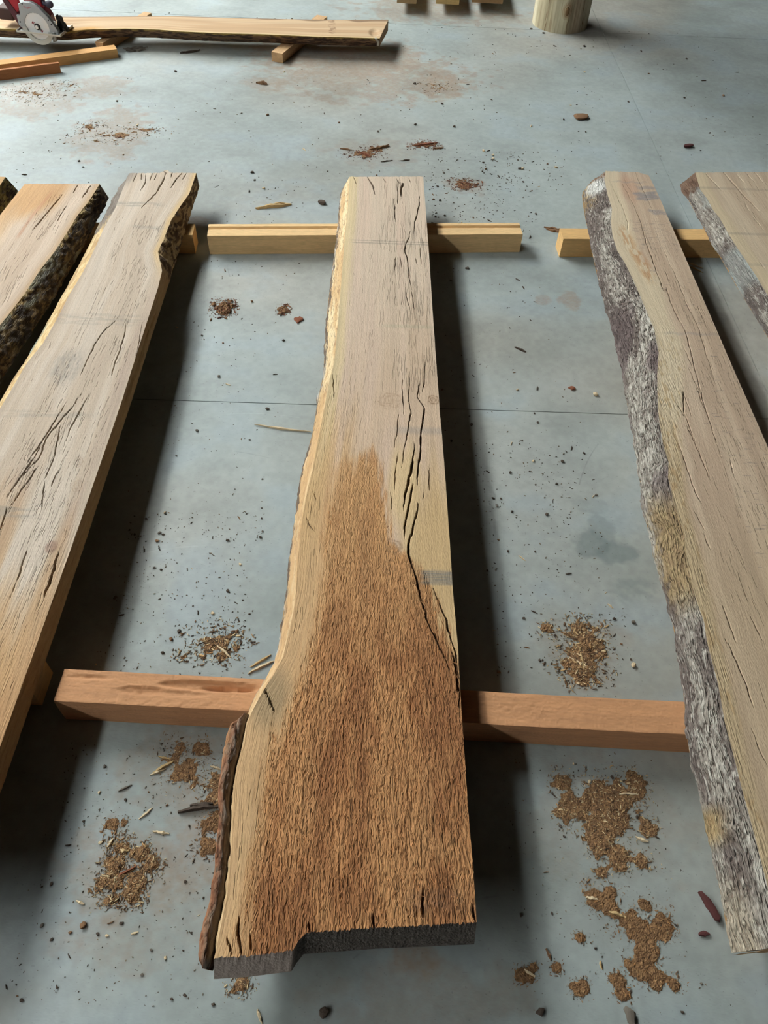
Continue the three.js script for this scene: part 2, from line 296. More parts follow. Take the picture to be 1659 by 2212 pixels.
// centre slab ------------------------------------------------------------
const CRACK_CENTRE=[[0.135,1.636,0.131,1.616,0.139,1.596,0.15,1.572,0.145,1.513,0.139,1.466,0.137,1.42,0.131,1.367,0.124,1.286,4,16],[0.12,1.429,0.116,1.362,0.104,1.302,0.094,1.256,0.088,1.2,4.5,18],[0.115,1.29,0.106,1.24,0.1,1.201,0.09,1.143,3.5,15],[0.1,1.193,0.093,1.151,0.091,1.117,2.5,10],[0.125,1.225,0.121,1.182,0.111,1.14,0.1,1.099,0.101,1.059,0.112,1.018,0.122,0.981,0.127,0.941,0.138,0.89,0.162,0.827,0.183,0.769,4,22],[0.154,0.972,0.166,0.936,0.18,0.891,0.198,0.806,0.2,0.746,3,14],[0.188,0.809,0.196,0.774,0.198,0.724,0.199,0.683,4,16],[0.111,1.725,0.113,1.682,0.107,1.635,0.106,1.6,0.112,1.56,0.104,1.483,0.093,1.418,0.087,1.343,1.8,8],[0.092,1.686,0.088,1.639,0.09,1.604,0.094,1.54,1.6,7],[0.08,1.544,0.075,1.482,0.067,1.413,1.4,6],[0.075,1.395,0.07,1.33,0.066,1.267,1.5,6],[0.059,1.259,0.059,1.195,1.4,6],[0.159,1.346,0.154,1.308,0.155,1.267,1.6,6],[0.159,1.771,0.155,1.7,0.147,1.637,2,8],[0.142,1.673,0.131,1.626,2,8],[0.142,1.258,0.138,1.234,1.4,5],[-0.109,1.703,-0.105,1.651,-0.099,1.6,1.8,7],[-0.139,1.255,-0.125,1.228,1,4],[-0.147,1.172,-0.137,1.146,-0.124,1.126,1.2,5],[0.077,2.859,0.088,2.827,0.104,2.826,0.094,2.781,0.095,2.728,6,16],[0.079,2.808,0.082,2.733,0.08,2.673,2.5,10],[0.066,2.708,0.07,2.649,0.069,2.602,0.073,2.546,2.6,10],[0.163,2.733,0.16,2.667,0.151,2.608,0.142,2.55,0.138,2.473,3,12],[0.126,2.488,0.118,2.439,0.108,2.407,0.104,2.37,0.112,2.315,0.113,2.255,0.122,2.133,2.6,11],[0.157,2.394,0.157,2.348,0.158,2.268,1.6,7],[0.073,2.322,0.069,2.233,2,8],[0.088,2.323,0.091,2.259,1.8,8],[0.105,2.145,0.107,2.086,0.116,2.025,1.8,8],[0.122,2.128,0.131,2.026,1.8,8],[0.139,2.316,0.147,2.277,1.6,7],[-0.035,2.867,-0.013,2.796,-0.005,2.733,5,14],[-0.087,2.86,-0.078,2.807,2,8],[0.024,2.86,0.036,2.83,2,8],[0.124,2.868,0.129,2.837,2,6],[0.116,0.343,0.114,0.317,0.116,0.294,4,12],[-0.197,0.289,-0.196,0.267,-0.188,0.237,3,12],[-0.212,0.258,-0.203,0.237,2.5,9],[-0.177,0.264,-0.171,0.243,2,8],[0.031,0.298,0.031,0.279,3,10],[-0.205,0.722,-0.191,0.698,-0.175,0.666,1.8,8],[0.203,0.318,0.203,0.289,2.5,9],[-0.08,0.285,-0.077,0.271,2,8]];
const CRACK_LEFT=[[-0.816,2.853,-0.798,2.835,-0.796,2.777,-0.809,2.672,-0.837,2.58,3.2,14],[-0.872,2.819,-0.86,2.762,-0.866,2.687,2.2,9],[-0.74,2.839,-0.751,2.79,-0.761,2.727,2.8,11],[-0.907,2.827,-0.907,2.759,1.8,7],[-0.85,2.831,-0.845,2.768,2,8],[-0.83,2.828,-0.833,2.783,1.8,7],[-0.888,2.828,-0.88,2.78,1.6,6],[-0.775,2.842,-0.776,2.807,1.8,7],[-0.721,2.836,-0.73,2.791,2,8],[-0.698,1.912,-0.686,1.826,-0.682,1.744,1.2,4],[-0.777,1.92,-0.802,1.862,-0.812,1.808,-0.818,1.659,1.8,8],[-0.742,1.909,-0.734,1.812,-0.735,1.719,-0.731,1.669,2,8],[-0.709,1.045,-0.707,1.023,-0.705,0.974,-0.706,0.922,4,16],[-0.827,1.557,-0.836,1.476,-0.847,1.409,-0.864,1.321,1.8,8],[-0.795,1.594,-0.806,1.532,-0.839,1.428,-0.84,1.34,-0.866,1.265,1.8,8],[-0.773,1.58,-0.782,1.518,-0.791,1.449,-0.787,1.407,1.8,8],[-0.816,1.453,-0.802,1.333,-0.805,1.267,1.8,8],[-0.846,1.395,-0.853,1.331,-0.877,1.21,1.8,8],[-0.832,1.314,-0.843,1.261,-0.861,1.178,1.8,8],[-0.779,1.307,-0.782,1.247,1.5,7],[-0.802,1.263,-0.784,1.169,1.6,7],[-0.868,1.174,-0.86,1.1,1.8,8],[-0.782,1.057,-0.778,0.989,-0.779,0.917,1.6,7]];
const CRACK_RIGHT=[[1.026,2.983,1.026,2.9,1.03,2.789,1.031,2.683,2,9],[0.91,2.908,0.916,2.791,0.921,2.695,0.92,2.598,0.911,2.545,1.7,8],[0.97,2.923,0.978,2.822,1.8,8],[0.956,2.889,0.967,2.728,0.969,2.61,0.962,2.516,0.959,2.444,0.958,2.323,0.955,2.174,0.966,2.18,0.965,2.071,0.974,1.968,0.969,1.864,0.957,1.765,0.943,1.577,0.943,1.687,0.943,1.57,0.94,1.474,0.938,1.409,2.4,12],[1.013,2.443,1.013,2.323,1.018,2.298,1.015,2.102,1.022,1.991,1.014,1.879,1.004,1.719,2,9],[0.988,2.309,0.986,2.227,1.4,6],[0.969,2.195,0.967,2.136,1.8,8],[0.987,2.304,0.987,2.226,1.2,5],[0.95,1.901,0.952,1.844,0.955,1.789,1.6,8],[0.941,1.782,0.945,1.705,0.95,1.648,1.6,8],[1.049,2.097,1.049,1.965,1.4,6],[0.871,1.622,0.878,1.574,0.899,1.674,0.899,1.577,1.8,8],[0.88,1.595,0.881,1.467,1.8,8],[0.875,1.534,0.881,1.467,0.883,1.436,0.885,1.336,2.2,10],[0.835,1.456,0.836,1.388,0.835,1.31,0.842,1.251,2.2,10],[0.865,1.629,0.874,1.59,1.6,6],[0.817,1.223,0.828,1.164,1.6,7],[0.823,1.157,0.825,1.111,1.6,7],[0.812,0.948,0.814,0.854,1.8,8],[0.872,1.044,0.872,0.95,1.4,6],[0.866,0.922,0.876,0.859,1.6,6],[0.959,1.414,0.954,1.342,1.4,6],[0.793,0.862,0.804,0.797,0.807,0.697,2,10],[0.789,0.644,0.796,0.574,1.5,7]];
const CRACK_RIGHT2=[[1.305,3.024,1.319,2.954,1.34,2.858,2.2,10],[1.387,3.018,1.397,2.945,1.409,2.892,1.415,2.831,1.43,2.766,1.439,2.717,4.5,14],[1.439,2.996,1.446,2.934,1.6,7],[1.48,3.007,1.492,2.938,1.6,7],[1.515,3.02,1.522,2.98,1.525,2.925,1.6,7],[1.385,2.819,1.389,2.782,1.4,6],[1.4,2.769,1.404,2.71,1.4,6],[1.404,2.67,1.414,2.588,1.4,6],[1.334,2.365,1.341,2.332,1.4,6]];
const CRACK_LEFT2=[[-1.1,2.72,-1.103,2.66,2,8],[-1.053,2.719,-1.062,2.627,2.5,10],[-1.137,2.648,-1.16,2.489,-1.171,2.405,3,9],[-1.102,2.588,-1.105,2.467,1.5,6]];
const BROWN_L=[[0.003,1.433],[-0.067,1.355],[-0.104,1.198],[-0.109,1.058],[-0.111,0.931],[-0.123,0.814],[-0.137,0.738],[-0.157,0.646],[-0.18,0.561],[-0.188,0.473],[-0.192,0.392],[-0.191,0.317],[-0.188,0.233]];
const BROWN_R=[[0.003,1.433],[0.034,1.359],[0.047,1.204],[0.048,1.104],[0.113,1.045],[0.148,0.963],[0.177,0.845],[0.196,0.767],[0.207,0.655]];
const centreTL = polyX([[-0.104,2.861],[-0.101,2.609],[-0.105,2.385],[-0.106,1.938],[-0.108,1.76],[-0.116,1.692],[-0.124,1.599],[-0.129,1.511],[-0.134,1.454],[-0.139,1.395],[-0.142,1.33],[-0.151,1.259],[-0.155,1.199],[-0.158,1.13],[-0.158,1.051],[-0.155,0.965],[-0.156,0.901],[-0.168,0.79],[-0.185,0.745],[-0.204,0.705],[-0.219,0.664],[-0.226,0.634],[-0.227,0.6],[-0.234,0.556],[-0.235,0.517],[-0.231,0.466],[-0.227,0.417],[-0.224,0.371],[-0.222,0.326],[-0.225,0.297],[-0.229,0.242],[-0.231,0.231]]);
const centreTR = polyX([[0.18,2.884],[0.182,2.714],[0.184,2.533],[0.186,2.342],[0.188,2.005],[0.19,1.772],[0.192,1.639],[0.192,1.564],[0.195,1.459],[0.197,1.314],[0.198,1.193],[0.199,1.063],[0.199,0.976],[0.201,0.892],[0.203,0.823],[0.202,0.736],[0.202,0.655],[0.203,0.561],[0.203,0.491],[0.204,0.441],[0.206,0.378],[0.206,0.289]]);
const centreBL = polyX([[-0.129,2.913],[-0.139,2.79],[-0.138,2.603],[-0.139,2.47],[-0.142,2.368],[-0.146,2.202],[-0.148,2.007],[-0.142,1.777],[-0.144,1.736],[-0.152,1.656],[-0.155,1.565],[-0.158,1.506],[-0.167,1.445],[-0.177,1.368],[-0.181,1.312],[-0.18,1.242],[-0.182,1.171],[-0.183,1.088],[-0.182,1],[-0.185,0.933],[-0.188,0.832],[-0.196,0.785],[-0.209,0.756],[-0.225,0.719],[-0.232,0.683],[-0.234,0.657],[-0.236,0.622],[-0.241,0.576],[-0.24,0.536],[-0.238,0.483],[-0.234,0.432],[-0.23,0.384],[-0.228,0.338],[-0.231,0.308],[-0.235,0.231]]);
const brownL = polyX(BROWN_L), brownR = polyX([...BROWN_R, [0.23, 0.62], [0.24, 0.2]]);
const brownAt = (D, X) => {
  const wob = (fbm(D * 9, X * 26, 3) - 0.5) * 0.05, fib = (fbm(D * 16, X * 240, 2) - 0.5) * 0.03;
  const tip = sst(1.47, 1.33, D + (fbm(D * 6, X * 150, 2) - 0.5) * 0.16);
  return sst(-0.022, 0.03, X - brownL(D) + wob + fib) * sst(-0.014, 0.014, brownR(D) - X + wob * 0.6 + fib) * tip;
};
slab({
  label: 'wide oak slab in the centre, flared and wet brown at its near end', NU: 4096, NV: 1024, atlas: true, D0: 0.2, D1: 2.92, nu: 620, nt: 330,
  TL: centreTL, TR: centreTR, BL: centreBL, BR: (D) => centreTR(D) + 0.001,
  near: polyT([[0, 0.231], [0.13, 0.235], [0.29, 0.244], [0.305, 0.256], [0.33, 0.27], [0.62, 0.28], [1, 0.289]], 0.004), far: (t) => lerp(2.861, 2.884, t) + (fbm(t * 30, 3, 2) - .5) * 0.006,
  nearSlope: 0.022, endMat: BLACK_END, cracks: CRACK_CENTRE,
  checks: [{ n: 620, D: [1.62, 2.8], t: [0.42, 0.98], skew: 0.8, len: [.02, .09], w: [.8, 1.9], clump: 0.3 }, { n: 150, D: [1.2, 2.4], t: [0.1, 0.6], len: [.01, .04], w: [.6, 1.1], clump: 0.45 }, { n: 110, D: [0.7, 1.7], t: [0.02, 0.25], len: [.01, .05], w: [.7, 1.4], clump: 0.4 }, { n: 90, D: [0.24, 0.5], t: [0.02, 0.98], len: [.02, .08], w: [.8, 2], clump: 0.2 }],
  geo: (D, t) => { const X = lerp(centreTL(D), centreTR(D), t), b = brownAt(D, X); return b > 0.02 ? b * (ridge(D * 50 + fbm(D * 30, X * 60, 2) * 1.5, X * 290 + fbm(D * 90, X * 70, 2) * 2.2, 2) - 0.62) * lerp(0.0018, 0.004, sst(1.3, 0.6, D)) : 0; },
  colour(D, X, t) {
    const q = t * 0.33, s = streak(D, q), f = figure(D, q);
    let c = mix3([198, 172, 146], [200, 180, 158], sst(1.4, 2.4, D + f));
    c = mix3(c, [192, 166, 146], sst(0.1, 0.4, f + 0.12) * 0.5);
    c = mix3(c, [208, 186, 146], sst(0.16, 0.06, t + s * 0.08 + f * 0.1) * sst(0.9, 1.3, D));                 // pale sapwood
    c = mix3(c, [198, 158, 108], sst(1.75, 1.2, D + f * 0.5) * sst(0.34, 0.2, t + f * 0.2) * 0.75);            // tan sapwood lower down
    c = mix3(c, [198, 166, 116], sst(1.45, 1.1, D + f * 0.3) * sst(0.62, 0.75, t) * 0.8);
    const yx = (X - 0.086) / 0.05, yd = (D - 1.27) / 0.19; c = mix3(c, [206, 178, 134], sst(1.15, 0.5, Math.sqrt(yx * yx + yd * yd) + f * 0.6) * 0.85);
    const b = brownAt(D, X);
    if (b > 0.01) {
      const m = fbm(D * 7 + 4, X * 20, 4), fz = ridge(D * 50 + fbm(D * 30, X * 60, 2) * 1.5, X * 290 + fbm(D * 90, X * 70, 2) * 2.2, 2);
      let w = mix3([170, 118, 73], [143, 93, 54], sst(0.38, 0.68, m + sst(0.0, 0.2, X) * 0.08));
      w = mix3(w, [186, 141, 94], Math.min(1,  sst(0.55, 0.3, m) * 0.4 + sst(0.7, 1.15, D + (m - .5) * .5) * 0.75 + sst(0.035, 0.0, X - brownL(D)) * 0.5));
      w = mix3(w, [200, 150, 98], clamp((fz - 0.74) * 1.4));
      c = mix3(c, w, b);
    }
    // grey iron stain where the mill rolls and bands touched it
    const g1 = inBand(D, 0.982, 1.022, 0.004) * inBand(X, 0.128, 0.3, 0.01) * (0.35 + 0.9 * fbm(X * 30, D * 420, 2)); c = mix3(c, [116, 114, 112], clamp(g1) * 0.7);
    const g2 = (inBand(D, 2.398, 2.404, 0.003) + inBand(D, 2.413, 2.418, 0.003)) * inBand(X, -0.08, 0.3, 0.02); c = mix3(c, [128, 120, 108], g2 * 0.55 * (0.4 + vn(X * 60, D * 900)));
    c = mix3(c, [150, 142, 134], inBand(D, 1.47, 1.495, 0.01) * inBand(X, 0.07, 0.3, 0.03) * 0.4); c = mix3(c, [176, 164, 138], inBand(D, 1.93, 1.945, 0.006) * inBand(X, 0.03, 0.3, 0.03) * 0.5);
    c = mix3(c, [116, 82, 58], inBand(D, 0.305, 0.34, 0.012) * inBand(X, 0.09, 0.19, 0.02) * 0.4 * fbm(X * 60, D * 200, 2) * 2);
    c = mix3(c, [104, 98, 78], sst(0.06, 0.02, Math.hypot(X + 0.19, (D - 0.7) * 0.6)) * 0.35);
    c = knotRings(c, D, X, 0.052, 1.597, 0.034, 0.03); c = knotRings(c, D, X, 0.176, 1.606, 0.016, 0.018, 0.4); c = knotRings(c, D, X, 0.064, 1.088, 0.018, 0.022, 0.3); c = knotRings(c, D, X, 0.052, 1.03, 0.016, 0.02, 0.22);
    const l = 1 + s * 0.12 + f * 0.10 + (vn(D * 600, X * 1500) - 0.5) * 0.07;
    return [c[0] * l, c[1] * l, c[2] * l];
  },
  fine(D, X, t) {
    const b = brownAt(D, X), q = t * 0.33;
    let h = (vn(D * 160, q * 900) - 0.5) * 0.0004 + streak(D * 6, q) * 0.0005;
    if (b > 0.02) h += b * ((ridge(D * 75 + fbm(D * 40, X * 80, 2) * 2, X * 400 + fbm(D * 130, X * 90, 2) * 2.4, 2) - 0.6) * lerp(0.0016, 0.003, sst(1.3, 0.6, D)) + (vn(D * 200, X * 1200) - .5) * 0.001);
    else if (t < 0.3 && D < 1.6) h += (ridge(D * 22, q * 420, 2) - 0.6) * 0.0008;
    return h;
  },
  left: { name: 'waney_edge', nu: 540, nk: 12, bulge: 0.004, mat: alongMat((D, k) => {
      const f = fbm(D * 26, k * 16, 4), g = fbm(D * 7 + 4, k * 5, 3), fl = fbm(D * 60 + 9, k * 30, 3);
      let c = mix3([224, 202, 160], [204, 170, 124], sst(0.42, 0.62, g)); c = mix3(c, [140, 106, 76], sst(0.56, 0.72, f) * 0.5); c = mix3(c, [110, 86, 66], sst(0.66, 0.76, fl) * 0.5);
      c = mix3(c, [200, 160, 114], sst(1.9, 1.4, D) * 0.5 * (0.5 + f)); c = mix3(c, mix3([112, 94, 80], [70, 58, 50], fl), sst(0.66, 0.86, k + (f - .5) * .6) * 0.9);
      c = mix3(c, [206, 204, 198], sst(0.6, 0.7, fbm(D * 12 + 70, k * 3, 2)) * sst(0.6, 0.95, k) * 0.8); return c;
    }, (D, k) => ridge(D * 20, k * 12, 3) * .7 + fbm(D * 160, k * 30, 2) * .3), rough: (D, k) => (fbm(D * 40, k * 3, 3) - 0.5) * 0.010 + (ridge(D * 14, k * 6, 2) - .6) * .006 + (fbm(D * 110, k * 7, 2) - .5) * .004 },
  right: { name: 'sawn_edge', nu: 260, nk: 4, mat: WOOD_SIDE, rough: (D, k) => (fbm(D * 70, k * 2, 2) - .5) * 0.0016 },
});

// the slab's loose bark strip, standing off its flared near end
{
  const g = scene.children.find((o) => o.name === 'live_edge_slab');
  const O = polyX([[-0.231,0.671],[-0.252,0.643],[-0.261,0.616],[-0.264,0.586],[-0.262,0.542],[-0.261,0.497],[-0.252,0.456],[-0.25,0.408],[-0.248,0.361],[-0.249,0.316],[-0.253,0.287],[-0.255,0.237],[-0.248,0.221]]);
  const I = (D) => centreTL(D) - 0.0065 - (fbm(D * 20, 1, 2) - .5) * 0.004;
  const mat = std({ roughness: 0.95, bumpScale: 0.004, bumpMap: paint(1024, 256, (u, v) => ridge(u * 26, v * 14, 3), false), map: paint(1024, 256, (u, v) => {
    const a = v * 2 - 1, f = fbm(u * 30, v * 24, 4), p = fbm(u * 6 + 5, v * 3, 3);
    let c = mix3([176, 116, 78], [138, 88, 60], sst(0.4, 0.62, f)); c = mix3(c, [184, 132, 86], sst(0.5, 0.7, p) * 0.7);
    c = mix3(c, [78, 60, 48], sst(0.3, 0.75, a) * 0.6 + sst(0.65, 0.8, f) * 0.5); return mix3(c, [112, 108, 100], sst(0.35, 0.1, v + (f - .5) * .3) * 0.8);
  }) });
  const nU = 230, nK = 40, cap = 0.006;
  part('bark', gridGeo(nU, nK, (i, j, o) => {
    const u = i / nU, D = lerp(0.218, 0.668, u), a = j / nK * Math.PI * 2, thin = Math.min(1, Math.min(u / 0.02, (1 - u) / 0.07));
    const xi = I(D), xo = Math.min(O(D), xi - 0.004), cx = (xi + xo) / 2, w = (xi - xo) / 2 * (0.25 + 0.75 * thin), n = (fbm(D * 45 + Math.cos(a) * 1.3, Math.sin(a) * 2 + 4, 3) - .5) * 0.011 * thin;
    const hh = 0.026 * (0.4 + 0.6 * thin), lean = -0.012 * Math.sin(a);
    const sx = Math.sign(Math.cos(a)) * Math.pow(Math.abs(Math.cos(a)), 0.6), sy = Math.sign(Math.sin(a)) * Math.pow(Math.abs(Math.sin(a)), 0.7);
    o[0] = Math.min(cx + (w + n * 0.5) * sx + lean * 0.6, xi + 0.002); o[1] = 0.118 + (hh + n) * sy; o[2] = -D - (u < 0.001 || u > 0.999 ? 0 : n * 0.2);
  }, (i, j) => [i / nU, j / nK]), mat, g).userData.label = 'loose reddish brown bark strip along the flare';
}

// torn fibres left standing by the saw on the wet brown end
{
  const g = scene.children.find((o) => o.name === 'live_edge_slab'), geo = fibre(), n = 2600, spots = [];
  for (let k = 0; k < 40000 && spots.length < n; k++) { const D = rr(0.26, 1.25), X = rr(-0.22, 0.2); if (D < 0.3 && X > -0.1) continue; const b = brownAt(D, X); if (b > 0.5 && rnd() < lerp(1, 0.25, sst(0.4, 1.2, D))) spots.push([X, D]); }
  const im = shade(new THREE.InstancedMesh(geo, std({ color: 0xffffff, roughness: .95 }), spots.length)), o = new THREE.Object3D(), col = new THREE.Color(); im.name = 'torn_fibres'; im.userData.kind = 'stuff';
  spots.forEach(([X, D], k) => { o.position.set(X, HT - 0.0012, -D); o.rotation.set(rr(-.3, .3), Math.PI / 2 + rr(-.45, .45) + (rnd() < .12 ? 1 : 0), rr(-.1, .12)); const s = rr(.5, 1.25); o.scale.set(s, s, s); o.updateMatrix(); im.setMatrixAt(k, o.matrix); const l = rr(.75, 1.1); col.set(`rgb(${192 * l | 0},${136 * l | 0},${86 * l | 0})`); im.setColorAt(k, col); });
  g.add(im);
}
function fibre() { const c = new THREE.CatmullRomCurve3([new THREE.Vector3(-.006, 0, 0), new THREE.Vector3(-.002, .0008, .0006), new THREE.Vector3(.002, .0011, -.0005), new THREE.Vector3(.006, .0018, .0003)]); return new THREE.TubeGeometry(c, 5, .0006, 4); }

// first slab on the left -------------------------------------------------
const leftTR = polyX([[-0.686,2.844],[-0.686,2.69],[-0.703,2.599],[-0.718,2.502],[-0.72,2.394],[-0.725,2.3],[-0.69,2.19],[-0.685,2.097],[-0.683,1.838],[-0.68,1.573],[-0.68,1.464],[-0.683,1.083],[-0.688,0.798],[-0.692,0.575]]);
const leftTL = polyX([[-0.935,2.824],[-0.929,2.565],[-0.937,2.429],[-0.936,2.317],[-0.94,2.167],[-0.95,2.048],[-0.954,1.917],[-0.962,1.8],[-0.981,1.712],[-0.991,1.571],[-1.02,1.2],[-1.05,0.6],[-1.08,0.2]]);
const leftBL = polyX([[-0.966,2.887],[-0.985,2.739],[-0.995,2.515],[-0.995,2.448],[-0.998,2.351],[-1.002,2.228],[-1.01,2.071],[-1.015,1.964],[-1.023,1.832],[-1.03,1.721],[-1.04,1.643],[-1.065,1.2],[-1.09,0.6],[-1.12,0.2]]);
const leftBR = polyX([[-0.683,2.848],[-0.683,2.642],[-0.681,2.286],[-0.68,2.175],[-0.68,1.907],[-0.678,1.631],[-0.679,1.518],[-0.68,1.124],[-0.683,0.828],[-0.688,0.503]]);
slab({
  label: 'pale cracked oak slab just left of the centre slab', NU: 2048, NV: 768, D0: 0.28, D1: 2.88, nu: 520, nt: 220, TL: leftTL, TR: leftTR, BL: leftBL, BR: leftBR,
  near: (t) => 0.3 + (fbm(t * 30, 4, 2) - .5) * .006, far: polyT([[0, 2.826], [0.45, 2.836], [0.52, 2.858], [0.56, 2.858], [0.6, 2.842], [1, 2.844]], 0.008), cracks: CRACK_LEFT,
  checks: [{ n: 800, D: [0.85, 2.5], t: [0.3, 0.93], len: [.012, .05], w: [.8, 1.7], clump: 0.36, slant: 0.03 }, { n: 300, D: [0.35, 1.0], t: [0.2, 0.95], len: [.012, .05], w: [.8, 1.6], clump: 0.3, slant: 0.03 }, { n: 60, D: [1.2, 2.6], t: [0.05, 0.4], len: [.01, .03], w: [.6, 1.1], clump: 0.4 }],
  colour(D, X, t) {
    const q = t * 0.27, s = streak(D, q), f = figure(D, q);
    let c = mix3([188, 170, 150], [194, 179, 162], sst(0.0, 0.25, f)); c = mix3(c, [182, 160, 142], sst(0.05, 0.3, -f) * 0.6);
    c = mix3(c, [186, 144, 96], sst(1.22, 0.85, D + f * 0.6 + (t - 0.5) * 0.25) * (0.75 + f));
    c = mix3(c, [170, 122, 76], sst(0.8, 0.5, D + f) * 0.5);
    c = mix3(c, [206, 174, 126], sst(0.88, 0.97, t + f * 0.1) * sst(2.05, 2.35, D) * 0.8);
    for (const [d, w, x0, x1, k] of [[2.6, 0.016, -0.95, -0.78, .5], [2.45, .012, -0.85, -.7, .3], [1.93, 0.02, -0.96, -0.7, .28], [1.9, 0.004, -0.96, -0.7, .3], [1.5, .012, -.99, -.75, .25], [1.16, .02, -1, -.78, .4]])
      c = mix3(c, [136, 130, 120], inBand(D + (fbm(X * 30, d * 9, 2) - .5) * .016, d - w, d + w, 0.008) * inBand(X, x0, x1, 0.04) * k * sst(.3, .6, fbm(X * 22, D * 160 + 5, 3)));
    c = mix3(c, [120, 116, 110], sst(0.055, 0.02, Math.hypot((X + 0.865) * 0.9, (D - 1.7) * 0.5)) * 0.35 * fbm(X * 200, D * 60, 2) * 1.6);
    c = knotRings(c, D, X, -0.738, 1.33, 0.012, 0.02, 0.2); c = knotRings(c, D, X, -0.72, 1.25, 0.014, 0.02, 0.16);
    c = mix3(c, [128, 96, 80], sst(0.014, 0.008, Math.hypot((X + 0.73) * 0.8, (D - 1.06) * 0.6)) * 0.5);
    c = mix3(c, [122, 112, 104], sst(2.72, 2.84, D + f * 0.2) * sst(0.2, 0.02, t) * 0.7);
    const l = 1 + s * 0.10 + f * 0.08 + (vn(D * 600, X * 1500) - .5) * 0.06; return [c[0] * l, c[1] * l, c[2] * l];
  },
  fine(D, X, t) { const q = t * 0.27; return (vn(D * 160, q * 900) - .5) * 0.0004 + (vn(D * 420, 3 + t) - .5) * 0.0002 + (ridge(D * 20, q * 300, 2) - .6) * 0.0012 * sst(1.5, 0.8, D) + streak(D * 6, q) * 0.0005; },
  left: { name: 'waney_edge', nu: 420, nk: 10, bulge: 0.006, mat: alongMat((D, k) => {
    const f = fbm(D * 40, k * 8, 4), g = fbm(D * 6, k * 3, 3); let c = mix3([214, 188, 142], [192, 160, 112], sst(0.42, 0.6, f)); c = mix3(c, [150, 118, 82], sst(0.58, 0.72, g) * 0.5);
    c = mix3(c, mix3([92, 80, 70], [140, 130, 120], f), sst(2.42, 2.52, D + (f - .5) * .2)); c = mix3(c, [128, 140, 132], sst(0.09, 0.05, Math.abs(D - 1.87)) * sst(0.5, 0.8, k) * 0.8); return c;
  }, (D, k) => ridge(D * 24, k * 8, 3)), rough: (D, k) => (fbm(D * 36, k * 3, 3) - .5) * (D > 2.42 ? 0.022 : 0.007) },
  right: { name: 'sawn_edge', nu: 420, nk: 12, bulge: 0.002, mat: alongMat((D, k) => {
    const f = fbm(D * 40, k * 6, 4); let c = mix3([194, 156, 108], [170, 132, 88], f); const far = sst(2.18, 2.26, D + (f - .5) * .05);
    c = mix3(c, mix3([190, 160, 116], [104, 80, 56], sst(0.4, 0.62, f)), far); return c;
  }, (D, k) => ridge(D * 30, k * 8, 3)), rough: (D, k) => sst(2.17, 2.28, D) * ((fbm(D * 60, k * 5, 4) - 0.42) * 0.022) * (1 - k * 0.6) + (fbm(D * 70, k * 2, 2) - .5) * 0.0016 - sst(0.012, 0.004, Math.abs(k - 0.45 - (fbm(D * 5, 2, 2) - .5) * .5) * 0.1) * inBand(D, 1.55, 2.0, .03) * 0.008 },
});

// second slab on the left ------------------------------------------------
const left2TR = polyX([[-1.024,2.736],[-1.031,2.629],[-1.047,2.514],[-1.053,2.405],[-1.062,2.278],[-1.078,2.173],[-1.088,2.04],[-1.1,1.953],[-1.111,1.883],[-1.15,1.5],[-1.2,0.5]]);
const left2TL = polyX([[-1.293,2.716],[-1.302,2.618],[-1.311,2.504],[-1.313,2],[-1.313,0.5]]);
slab({
  label: 'broad oak slab at the left edge with dark mossy bark facing right', NU: 1024, NV: 512, D0: 0.4, D1: 2.75, nu: 320, nt: 150, TL: left2TL, TR: left2TR,
  BL: (D) => left2TL(D) - 0.010, BR: polyX([[-1.002,2.785],[-1.008,2.609],[-1.012,2.431],[-1.02,2.303],[-1.03,2.099],[-1.06,1.806],[-1.1,1.3],[-1.14,0.5]]),
  near: () => 0.42, far: (t) => lerp(2.716, 2.736, t) + (fbm(t * 40, 9, 2) - .5) * .006, cracks: CRACK_LEFT2,
  checks: [{ n: 260, D: [1.5, 2.65], t: [0.35, 0.9], len: [.015, .06], w: [.8, 1.6], clump: 0.35 }],
  colour(D, X, t) {
    const q = t * 0.27, s = streak(D, q), f = figure(D, q); let c = mix3([190, 168, 146], [196, 176, 156], sst(-.1, .2, f));
    c = mix3(c, [186, 142, 94], sst(2.45, 2.62, D + f * 0.25) * sst(0.75, 0.5, t) * 0.8); c = mix3(c, [196, 156, 110], sst(0.35, 0.12, t + f * .2) * 0.6); c = mix3(c, [176, 140, 96], sst(0.9, 1, t) * 0.5);
    c = mix3(c, [172, 116, 84], sst(0.03, 0.015, Math.abs(t - 0.42 - (D - 2.5) * 0.12)) * inBand(D, 2.36, 2.66, .03) * 0.35);
    const l = 1 + s * 0.1 + f * 0.1; return [c[0] * l, c[1] * l, c[2] * l];
  },
  fine: (D, X, t) => (vn(D * 160, t * 240) - .5) * 0.0004 + streak(D * 6, t * .27) * 0.0005,
  left: { name: 'waney_edge', nu: 160, nk: 6, mat: alongMat((D, k) => mix3([186, 150, 104], [120, 94, 70], fbm(D * 40, k * 6, 3)), (D, k) => ridge(D * 24, k * 8, 3), 512, 64), rough: (D, k) => (fbm(D * 36, k * 3, 3) - .5) * 0.010 },
  right: { name: 'bark', nu: 520, nk: 20, bulge: 0.008, mat: alongMat((D, k) => { const f = fbm(D * 46, k * 9, 4), g = fbm(D * 9, k * 3, 3); let c = mix3([112, 94, 66], [60, 48, 38], sst(0.36, 0.58, f)); c = mix3(c, [182, 154, 98], sst(0.2, 0.05, k + (f - .5) * .3) * 0.7); c = mix3(c, [112, 116, 108], sst(0.6, 0.7, g) * 0.6); return c; }, (D, k) => plates(D, k, 50)), rough: (D, k) => (fbm(D * 60, k * 7, 4) - 0.45) * 0.017 },
});
